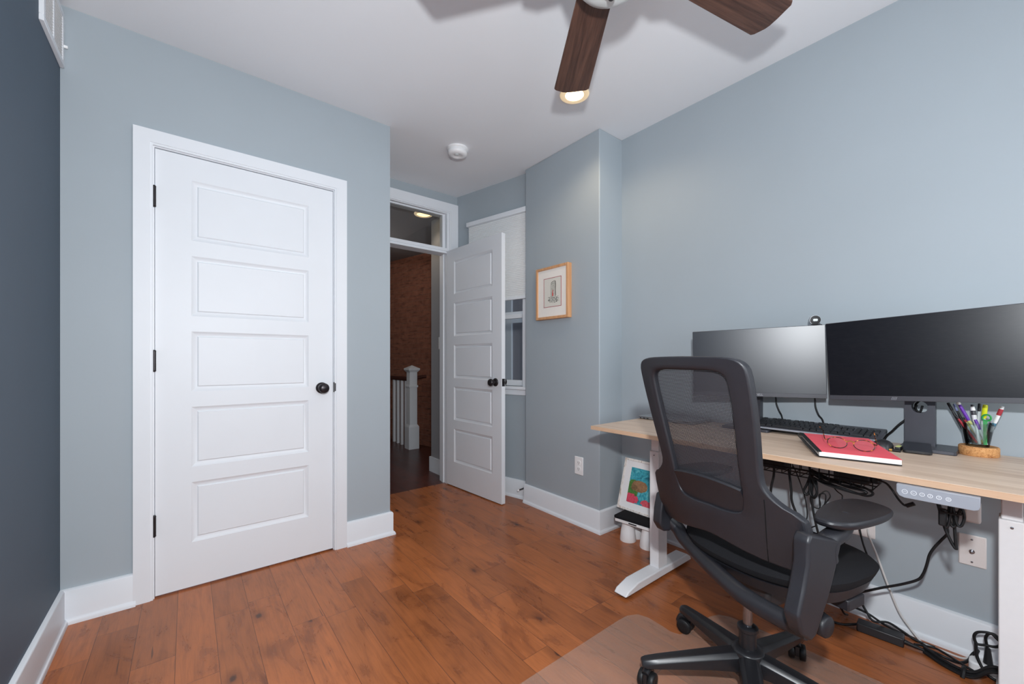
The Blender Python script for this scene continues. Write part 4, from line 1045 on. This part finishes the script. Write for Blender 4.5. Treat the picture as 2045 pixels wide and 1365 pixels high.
# mesh panel stretched in the frame
b = MB(); rows_ = 24; cols = 12; gr = []
def inner_w(z):
    zz = [p[1] for p in INN[::-1]]; vv = [p[0] for p in INN[::-1]]
    best = 0
    for (a, c), (a2, c2) in zip(INN, INN[1:]):
        if min(c, c2) <= z <= max(c, c2) and abs(c-c2) > 1e-6: best = max(best, a+(a2-a)*(z-c)/(c2-c))
    return max(best, .06)
for i in range(rows_+1):
    z = .638+(1.053-.638)*i/rows_; w = inner_w(z)+.015
    gr.append([b.b.verts.new(cpt(-w+2*w*k/cols, z, .020)) for k in range(cols+1)])
for i in range(rows_):
    for k in range(cols): b.face([gr[i][k], gr[i][k+1], gr[i+1][k+1], gr[i+1][k]])
obj('mesh_panel', b, M['weave'], ch, local=True)
# lumbar pad
b = MB(); L1 = []
for s in [i*.0115-.115 for i in range(21)]:
    zt = .730-.012*(s/.115)**2
    L1.append([b.b.verts.new(cpt(s, z, o)) for z, o in ((.640, .010), (.70, .004), (zt-.005, -.001), (zt, .004), (zt, .018), (.640, .018))])
for A, B in zip(L1, L1[1:]):
    for k in range(6): b.face([A[k], A[(k+1) % 6], B[(k+1) % 6], B[k]])
b.face(L1[0]); b.face(L1[-1][::-1])
obj('lumbar_support', b, M['chairblk'], ch, local=True)
# seat cushion and pan
def seat_outline(f0, f1, w, k=72, p=2.7):
    out = []
    for i in range(k):
        a = 2*PI*i/k; c, s = math.cos(a), math.sin(a); cx_ = (f0+f1)/2; hx = (f1-f0)/2
        pp = 3.0 if c > 0 else 2.4
        out.append((cx_+hx*math.copysign(abs(c)**(2/pp), c), w*math.copysign(abs(s)**(2/pp), s)))
    return out
def stack(levels, k=72):
    b = MB(); R = []
    for z, f0, f1, w, cz in levels:
        R.append([b.b.verts.new((f, y, z + cz*((f-.05)/.25)**2)) for f, y in seat_outline(f0, f1, w, k)])
    for A, B in zip(R, R[1:]):
        for i in range(k): b.face([A[i], A[(i+1) % k], B[(i+1) % k], B[i]])
    b.face(R[0][::-1]); b.face(R[-1]); return b
obj('seat_cushion', stack([(.440, -.100, .334, .240, -.004), (.452, -.112, .340, .247, -.006), (.468, -.115, .348, .252, -.008), (.484, -.10, .334, .240, -.012), (.493, -.06, .29, .20, -.016)]), M['fabric'], ch, local=True, smooth=50)
obj('seat_pan', stack([(.396, -.06, .275, .20, 0), (.402, -.085, .320, .226, -.001), (.441, -.108, .338, .242, -.004)]), M['chairblk'], ch, local=True, smooth=30)
obj('tilt_mechanism', MB().box(-.05, .17, -.10, .10, .335, .400), M['black'], ch, local=True, bevel=.012)
obj('tilt_lever', MB().box(.10, .185, -.228, -.10, .366, .398), M['chairblk'], ch, local=True, bevel=.004)
obj('tension_knob', MB().lathe([(.026, 0), (.030, .004), (.030, .03), (.024, .036)], (.03, -.215, .335), 20, frame_mat((0, 0, 0), (-1, 0, 0), (0, 0, 1))), M['chairblk'], ch, local=True)
# arm uprights, the tube joining them, posts and pads
BR = [(-.168, .652), (-.035, .612), (-.062, .547), (-.095, .479), (-.146, .403), (-.168, .394), (-.203, .42), (-.220, .465), (-.198, .52), (-.180, .58), (-.180, .635)]
BL_ = [(-.115, .585), (-.02, .60), (-.03, .53), (-.055, .47), (-.082, .448), (-.112, .452), (-.132, .482), (-.128, .53)]
for sgn in (1, -1):
    up = obj('arm_upright', MB().prism(BR if sgn > 0 else BL_, lambda a, q, h: (a, -sgn*h, q), .240, .278), M['chairblk2'], ch, local=True, bevel=.007, seg=3)
    obj('arm_post', MB().tube([(-.06, -sgn*.255, .56), (-.06, -sgn*.255, .605), (.0, -sgn*.252, .618), (.035, -sgn*.248, .636), (.05, -sgn*.246, .642)], .024, 12, flat=1), M['chairblk'], ch, local=True)
    pad = [(-.058, .224), (.03, .193), (.13, .180), (.195, .195), (.212, .228), (.200, .275), (.165, .300), (.08, .308), (-.02, .300), (-.062, .275), (-.070, .25)]
    pb_ = MB(); P2 = catmull([Vector((a, q, 0)) for a, q in pad], 4, True); cxp = Vector((.07, .246, 0))
    Rg = []
    for z, sc_ in ((.639, .80), (.643, .93), (.649, .985), (.655, 1.0), (.660, .985), (.6625, .955)): Rg.append([pb_.b.verts.new((cxp.x+(p.x-cxp.x)*sc_, -sgn*(cxp.y+(p.y-cxp.y)*sc_), z)) for p in P2])
    for A, B in zip(Rg, Rg[1:]):
        for i in range(len(P2)): pb_.face([A[i], A[(i+1) % len(P2)], B[(i+1) % len(P2)], B[i]])
    pb_.face(Rg[0][::-1]); pb_.face(Rg[-1])
    obj('arm_pad', pb_, M['chairblk'], ch, local=True, smooth=32)
ub = [(-.075, .266, .488), (-.052, .236, .459), (-.064, .190, .437), (-.094, .098, .421), (-.124, 0, .410), (-.146, -.09, .402), (-.148, -.17, .399), (-.142, -.255, .402)]
obj('arm_crossbar', MB().tube(ub, .0245, 16), M['chairblk'], ch, local=True)
obj('gas_lift', MB().lathe([(.014, .18), (.014, .35)], (0, 0, 0), 24), M['chrome'], ch, local=True)
obj('lift_sleeve', MB().lathe([(.025, .075), (.025, .208), (.030, .212), (.030, .222), (.022, .228), (.0145, .228)], (0, 0, 0), 28), M['basebl'], ch, local=True)
# five star base: one mesh, each caster its own part with two wheels
b = MB().lathe([(.030, .072), (.046, .078), (.050, .12), (.046, .150), (.034, .158), (.026, .158)], (0, 0, 0), 30)
for k in range(5):
    a = math.radians(64-72*k)-YAW; R = Matrix.Rotation(a, 4, 'Z')
    prof = [(.02, .090, .150, .030), (.06, .094, .146, .031), (.12, .093, .136, .029), (.20, .086, .122, .026), (.28, .079, .108, .023), (.318, .077, .100, .0215), (.332, .080, .095, .016)]
    Rg = []
    for rr, zb_, zt_, hw in prof:
        q = [(-hw, zb_), (hw, zb_), (hw*.96, zt_-.012), (hw*.55, zt_), (-hw*.55, zt_), (-hw*.96, zt_-.012)]
        Rg.append([b.b.verts.new(R @ Vector((rr, y, z))) for y, z in q])
    for A, B in zip(Rg, Rg[1:]):
        for i in range(6): b.face([A[i], A[(i+1) % 6], B[(i+1) % 6], B[i]])
    b.face(Rg[0][::-1]); b.face(Rg[-1])
obj('star_base', b, M['basebl'], ch, local=True, bevel=.004, seg=2)
castrot = [95, 20, 60, 140, 10]
for k in range(5):
    a = math.radians(64-72*k)-YAW; c = Vector((.312*math.cos(a), .312*math.sin(a), 0)); ca = math.radians(castrot[k])-YAW
    x = Vector((math.cos(ca), math.sin(ca), 0)); y = Vector((-x.y, x.x, 0))
    cs = obj('caster', MB().lathe([(.0055, .05), (.0055, .082)], tuple(c), 12).box(-.022, .020, -.006, .006, .022, .056, Matrix.Translation(c) @ Matrix.Rotation(ca, 4, 'Z')).tube([c+x*.027+Vector((0, 0, .034)), c+x*.018+Vector((0, 0, .055)), c+Vector((0, 0, .061)), c-x*.018+Vector((0, 0, .055))], .012, 8), M['basebl'], ch, local=True)
    for s in (-1, 1):
        m = frame_mat((0, 0, 0), x, Vector((0, 0, 1)))
        b = MB().lathe([(.010, -.010), (.024, -.009), (.0265, -.006), (.0265, .006), (.024, .009), (.010, .010), (.006, .008)], tuple(c+y*(s*.0165)+Vector((0, 0, .0265+.0035))), 22, m)
        bm_ = obj('wheel', b, M['rubber'], cs, local=False) if False else None
        w = MB().lathe([(.010, -.010), (.024, -.009), (.0265, -.006), (.0265, .006), (.024, .009), (.010, .010), (.006, .008)], tuple(c+y*(s*.0165)+Vector((0, 0, .0265+.0035))-cs.location), 22, m)
        obj('wheel', w, M['rubber'], cs, local=True)

# chair mat
mat_pts = [(.10, -.35), (.10, 1.034), (1.40, 1.034)] 
P = [Vector((.10, -.45, 0)), Vector((.10, 1.034, 0)), Vector((1.38, 1.034, 0)), Vector((1.44, 1.030, 0)), Vector((1.482, 1.008, 0)), Vector((1.497, .965, 0)), Vector((1.493, .90, 0)), Vector((1.488, .862, 0)), Vector((1.500, .832, 0)), Vector((1.530, .820, 0)), Vector((1.63, .818, 0)), Vector((1.70, .812, 0)), Vector((1.745, .795, 0)), Vector((1.768, .758, 0)), Vector((1.775, .70, 0)), Vector((1.80, .30, 0)), Vector((1.80, .10, 0)), Vector((1.78, .07, 0)), Vector((1.5, .06, 0)), Vector((1.45, .06, 0)), Vector((1.45, -.45, 0))]
b = MB().prism([(p.x, p.y) for p in P], lambda a, q, h: (a, q, h), .0005, .003)
tag(obj('chair_mat', b, M['vinyl'], smooth=0), 'translucent plastic chair mat under the office chair', 'mat')

# ================================================================ UNDER THE DESK
# low stand: black slab with a white edge on white cone feet
ls = thing('low_stand', (2.09, 1.40, 0), 'low stand with a black top on white cone feet in the corner under the desk', 'stand', rot=(0, 0, math.radians(6)))
def LX(x, y, z=0): return tuple(Vector((x, y, z)))
obj('tray_edge', MB().prism(rrect(.18, .25, .012), lambda a, q, h: (a, q, h), .118, .136), M['plate'], ls, local=True, bevel=.002)
obj('top', MB().prism(rrect(.186, .256, .014), lambda a, q, h: (a, q, h), .136, .150), M['fabric'], ls, local=True, bevel=.003)
obj('slot', MB().box(-.0915, -.0895, -.02, .03, .124, .130), M['dark'], ls, local=True)
for x, y in ((-.028, .068), (-.034, -.062), (.048, .062), (.048, -.062)):
    obj('foot', MB().lathe([(.046, 0), (.0475, .004), (.041, .06), (.032, .105), (.030, .118)], (x, y, 0), 26), M['plate'], ls, local=True)
# painting leaning on the wall, standing on that stand
fa = thing('leaning_artwork', (2.13, 1.45, .15), 'whitewashed framed sea painting leaning on the wall in the corner under the desk', 'picture')
uz = Vector((.092, .0, .30)).normalized(); ux = Vector((.0, -1, 0)); un = ux.cross(uz)
if un.x > 0: un = -un
AO = Vector((2.112, 1.590, .1505))
AM = Matrix(((ux.x, -un.x, uz.x, AO.x), (ux.y, -un.y, uz.y, AO.y), (ux.z, -un.z, uz.z, AO.z), (0, 0, 0, 1)))   # x right, y into the wall, z up
AW, AH = .285, .312
b = MB().box(0, .013, 0, .014, 0, AH, AM).box(AW-.013, AW, 0, .014, 0, AH, AM).box(.013, AW-.013, 0, .014, 0, .013, AM).box(.013, AW-.013, 0, .014, AH-.013, AH, AM)
obj('frame', b, M['whitewash'], fa, bevel=.001, seg=1)
obj('mat_board', MB().box(.013, AW-.013, .004, .008, .013, AH-.013, AM), M['paper'], fa)
pt = obj('painting', MB().box(.058, AW-.058, .003, .006, .050, AH-.050, AM), M['reef'], fa)
R3 = AM.to_3x3().to_4x4(); pt.data.transform(R3.inverted()); pt.rotation_euler = AM.to_euler()

# cables
def cable(name, pts, r, label, mat='cable', extra=(), group=None, cat='cable', smooth=6):
    group = group or {'monitor_cable': 'cables behind the monitors', 'hanging_cable': 'cables hanging under the desk', 'looped_cord': 'cables hanging under the desk', 'tray_cable': 'cables in the wire tray', 'floor_cable': 'cables on the floor under the desk', 'extension_cable': 'power cables under the desk'}.get(name)
    root = obj(name, MB().tube(pts, r, 8, smooth=smooth), M[mat])
    return tag(root, label, cat, group)
cable('monitor_cable', [(2.16, .80, .93), (2.13, .842, .90), (2.125, .846, .882), (2.128, .836, .872), (2.15, .815, .876), (2.172, .80, .90)], .0035, 'black cable looping through the stand of the left monitor')
cable('monitor_cable', [(2.10, .74, .955), (2.19, .738, .92), (2.205, .735, .894), (2.205, .732, .863), (2.205, .721, .831), (2.218, .712, .795), (2.2195, .705, .70)], .0035, 'black cable hanging behind the keyboard, nearer the left stand')
cable('monitor_cable', [(2.14, .582, .96), (2.195, .580, .92), (2.205, .579, .896), (2.205, .577, .863), (2.205, .566, .828), (2.218, .552, .795), (2.2195, .546, .70)], .0035, 'black cable hanging behind the keyboard under the right end of the left monitor')
cable('monitor_cable', [(2.182, .250, .90), (2.188, .268, .862), (2.2, .284, .838), (2.2, .303, .816), (2.205, .322, .789), (2.218, .345, .757), (2.2195, .36, .70)], .004, 'black cable from the right monitor stand down behind the mouse')
cable('monitor_cable', [(2.185, .235, .925), (2.165, .25, .905), (2.152, .248, .885), (2.15, .238, .878), (2.16, .232, .90)], .0035, 'short black cable curling through the hole of the right monitor stand')
cable('hanging_cable', [(1.95, .690, .638), (1.95, .698, .622), (1.95, .712, .571), (1.96, .724, .500), (2.0, .73, .36), (2.1, .70, .2), (2.17, .62, .03), (2.17, .60, .006)], .0045, 'black cable under the desk, the first beside the chair back')
cable('hanging_cable', [(1.95, .650, .64), (1.95, .656, .622), (1.95, .658, .579), (1.95, .669, .512), (1.96, .666, .43), (2.02, .65, .26), (2.15, .6, .06), (2.18, .56, .007)], .0048, 'black cable under the desk, the second from the chair back')
cable('hanging_cable', [(1.94, .618, .66), (1.95, .606, .636), (1.95, .594, .542), (1.95, .590, .485), (1.96, .562, .401), (2.02, .53, .24), (2.15, .50, .08), (2.185, .48, .008)], .0048, 'thick black cable under the desk, the third from the chair back')
cable('hanging_cable', [(1.94, .585, .64), (1.95, .578, .617), (1.95, .559, .564), (1.95, .543, .503), (1.95, .538, .444), (1.95, .548, .401), (1.93, .53, .404), (1.91, .495, .43)], .0022, 'thin black wire under the desk, left of the looped cord')
cable('hanging_cable', [(1.89, .520, .69), (1.90, .516, .649), (1.90, .510, .582), (1.90, .508, .514), (1.90, .498, .449), (1.91, .485, .376), (1.96, .47, .25), (2.1, .46, .05), (2.16, .455, .007)], .0042, 'long black cord dropping through the bundle behind the armrest')
cable('looped_cord', [(1.90, .508, .645), (1.90, .524, .588), (1.90, .536, .556), (1.90, .524, .545), (1.905, .511, .581), (1.905, .498, .604), (1.90, .493, .556), (1.90, .505, .538), (1.895, .514, .571), (1.895, .511, .625), (1.89, .50, .60), (1.89, .49, .565), (1.89, .50, .545), (1.895, .515, .56), (1.895, .512, .64)], .0045, 'tied loop of thick black cord hanging from the wire tray')
cable('looped_cord', [(1.92, .508, .60), (1.92, .512, .56), (1.92, .520, .525), (1.92, .513, .500), (1.92, .492, .495), (1.92, .487, .515), (1.92, .491, .548), (1.92, .471, .555), (1.92, .473, .519), (1.92, .487, .494), (1.925, .466, .530), (1.925, .457, .552), (1.925, .468, .568), (1.92, .484, .555), (1.92, .49, .53), (1.92, .487, .494)], .0022, 'coiled thin black wire hanging lower than the tied loop')
b = MB().tube([(1.85, .500, .650), (1.85, .466, .636), (1.845, .429, .628), (1.84, .386, .620), (1.84, .348, .618), (1.84, .335, .611), (1.845, .358, .602), (1.85, .407, .605), (1.85, .451, .612), (1.85, .49, .628)], .0042, 7)
b2 = cable('tray_cable', [(1.86, .500, .655), (1.855, .466, .642), (1.85, .429, .632), (1.845, .386, .632), (1.84, .34, .628), (1.84, .318, .614), (1.845, .34, .600), (1.85, .407, .610), (1.85, .451, .620), (1.86, .495, .640)], .004, 'upper black cable loop hanging from the wire tray near the power brick')
tag(obj('tray_cable', b, M['cable']), 'lower black cable loop hanging from the wire tray near the power brick', 'cable', 'cables in the wire tray')
cable('hanging_cable', [(1.93, .47, .62), (1.95, .454, .584), (1.95, .441, .568), (1.95, .427, .558), (1.95, .426, .545), (1.95, .429, .50), (1.98, .43, .40), (2.1, .43, .2), (2.2, .425, .10)], .002, 'thin black wire behind the armrest pad')
dc = cable('dc_cable', [(1.83, .303, .66), (1.80, .30, .675), (1.75, .292, .684), (1.75, .270, .677), (1.75, .256, .659), (1.75, .241, .633), (1.75, .228, .619), (1.75, .221, .621)], .003, 'black cable with a small plug swinging below the desk edge left of the control panel')
obj('plug', MB().tube([(1.75, .224, .618), (1.75, .206, .630)], .006, 8, smooth=1), M['rubber'], dc)
cl = cable('coiled_cord', [(1.715, .156, .665), (1.72, .151, .640), (1.72, .142, .597), (1.72, .134, .589), (1.72, .128, .623), (1.72, .125, .655), (1.72, .119, .625), (1.72, .114, .600), (1.72, .106, .602), (1.72, .101, .627), (1.72, .106, .650), (1.725, .113, .63), (1.725, .118, .597), (1.725, .126, .594), (1.725, .131, .62), (1.725, .13, .66)], .0035, 'bundled black cord tied up under the control panel')
obj('plug', MB().box(1.712, 1.728, .135, .152, .590, .640), M['rubber'], cl, bevel=.004)
obj('tie', MB().tube([(1.711, .145, .634), (1.709, .125, .631), (1.711, .106, .634), (1.730, .106, .634), (1.732, .125, .634), (1.730, .145, .634)], .0022, 6, closed=True, smooth=2), M['cable'], cl)
cable('kinked_cord', [(1.74, .155, .66), (1.75, .148, .61), (1.75, .141, .575), (1.75, .128, .538), (1.75, .119, .522), (1.75, .1195, .535), (1.75, .122, .587), (1.75, .126, .66)], .0038, 'black cord hanging in a sharp V below the control panel')
cable('extension_cable', [(1.80, .165, .66), (1.95, .172, .60), (2.05, .167, .52), (2.05, .159, .478), (2.05, .174, .446), (2.05, .191, .414), (2.05, .203, .383), (2.05, .210, .344), (2.05, .219, .309), (2.05, .233, .283), (2.05, .275, .249), (2.05, .330, .212), (2.05, .377, .178), (2.05, .404, .158), (2.06, .41, .145), (2.10, .405, .118), (2.10, .383, .078), (2.10, .361, .050), (2.13, .324, .052), (2.15, .287, .030), (2.160, .249, .010), (2.17, .20, .006)], .0043, 'thick black power cord crossing the wall below the desk')
cable('white_cable', [(2.21, .398, .368), (2.19, .390, .346), (2.185, .364, .276), (2.18, .333, .181), (2.18, .300, .088), (2.18, .272, .043), (2.175, .248, .016), (2.163, .229, .007), (2.165, .183, .006), (2.166, .134, .006), (2.168, .112, .02)], .0037, 'white cable running from the outlet down to the power strip', 'wcable')
cable('wall_cable', [(2.21, .43, .42), (2.17, .417, .375), (2.15, .402, .325), (2.15, .388, .276), (2.15, .380, .222), (2.15, .383, .180), (2.15, .405, .134), (2.15, .440, .102), (2.15, .49, .104), (2.15, .53, .12)], .0035, 'black cable hanging below the armrest in front of the outlet')
cable('wall_cable', [(2.12, .55, .13), (2.10, .517, .106), (2.10, .487, .087), (2.10, .446, .079), (2.11, .383, .068), (2.13, .339, .04), (2.17, .30, .012), (2.18, .265, .006), (2.156, .224, .006)], .004, 'black cable sagging just above the baseboard toward the floor')
ad = thing('laptop_adapter', (2.10, .34, 0), 'black laptop adapter brick lying on the floor by the baseboard', 'power adapter', rot=(0, 0, math.radians(4)))
obj('body', MB().box(-.024, .024, -.066, .070, 0, .034), M['black'], ad, local=True, bevel=.004)
obj('plug_end', MB().tube([(0, -.066, .016), (0, -.085, .013), (.002, -.118, .009)], lambda t: .009-.004*t, 8, smooth=1), M['rubber'], ad, local=True)
cable('adapter_cable', [(2.10, .411, .014), (2.071, .447, .006), (2.056, .478, .007), (2.064, .495, .008), (2.075, .506, .009), (2.099, .543, .008), (2.13, .58, .006), (2.17, .62, .006)], .0045, 'black cable from the adapter brick running left along the floor')
cb = tag(obj('cable_connector', MB().tube([(2.062, .487, .009), (2.09, .53, .010)], .0085, 8, smooth=1), M['rubber']), 'black inline connector on the floor left of the adapter brick', 'connector')
fb = MB(); 
for k, (dx, dz, r) in enumerate(((0, .008, .0055), (.012, .0075, .005), (-.011, .007, .005), (.004, .017, .005))):
    fb.tube([(2.112+dx, .222, dz), (2.098+dx, .205, dz+.001), (2.076+dx, .172, dz), (2.062+dx, .126, dz), (2.060+dx, .094, dz+.012), (2.057+dx, .058, dz+.052), (2.054+dx, .01, dz+.052), (2.05+dx, -.03, dz+.03), (2.05+dx, -.06, dz)], r, 7)
bd = tag(obj('cable_bundle', fb, M['cable']), 'fat bundle of black cables tied together on the floor by the desk leg', 'cable')
obj('strap', MB().tube([(2.037, .124, .004), (2.048, .122, .022), (2.066, .122, .026), (2.083, .122, .016), (2.086, .121, .004)], .006, 6), M['rubber'], bd)
cable('floor_cable', [(2.13, .25, .008), (2.151, .227, .006), (2.162, .196, .007), (2.123, .155, .016), (2.085, .131, .027), (2.072, .10, .024)], .0038, 'thin black cable bending from the baseboard onto the tied bundle')
cable('floor_cable', [(2.140, .225, .006), (2.10, .182, .020), (2.112, .140, .012), (2.152, .118, .012), (2.175, .108, .03), (2.165, .095, .055), (2.13, .098, .06)], .0048, 'black cable rising from the floor to the loop beside the power strip')
ps = thing('power_strip', (2.135, .04, 0), 'white power strip on the floor behind the right desk leg', 'power strip')
psb = obj('body', MB().prism(rrect(.052, .30, .014), lambda a, q, h: (2.138+a, -.035+q, h), 0, .034), M['plate'], ps, bevel=.006, seg=3)
for yy in (.03, -.02, -.07): obj('socket', MB().prism(rrect(.034, .028, .01), lambda a, q, h: (2.138+a, yy+q, h), .0335, .0352), M['almond'], psb)
pg = cable('extension_cable', [(2.138, .072, .085), (2.135, .075, .105), (2.125, .076, .128), (2.12, .069, .146), (2.12, .056, .150), (2.12, .046, .138), (2.12, .046, .118), (2.12, .058, .108), (2.12, .075, .104), (2.12, .095, .098), (2.12, .102, .118), (2.12, .096, .136), (2.12, .080, .146), (2.12, .063, .149), (2.12, .048, .135), (2.13, .03, .12)], .0042, 'black cord knotted in loops above the plug on the power strip')
obj('plug', MB().tube([(2.138, .071, .035), (2.138, .071, .052), (2.138, .071, .066), (2.138, .072, .088)], lambda t: .012-.005*t, 8, smooth=1), M['rubber'], pg)
cable('extension_cable', [(2.12, .098, .10), (2.118, .096, .06), (2.113, .085, .03), (2.105, .070, .012), (2.10, .04, .007), (2.10, -.05, .007)], .0045, 'black cord running down in front of the power strip')
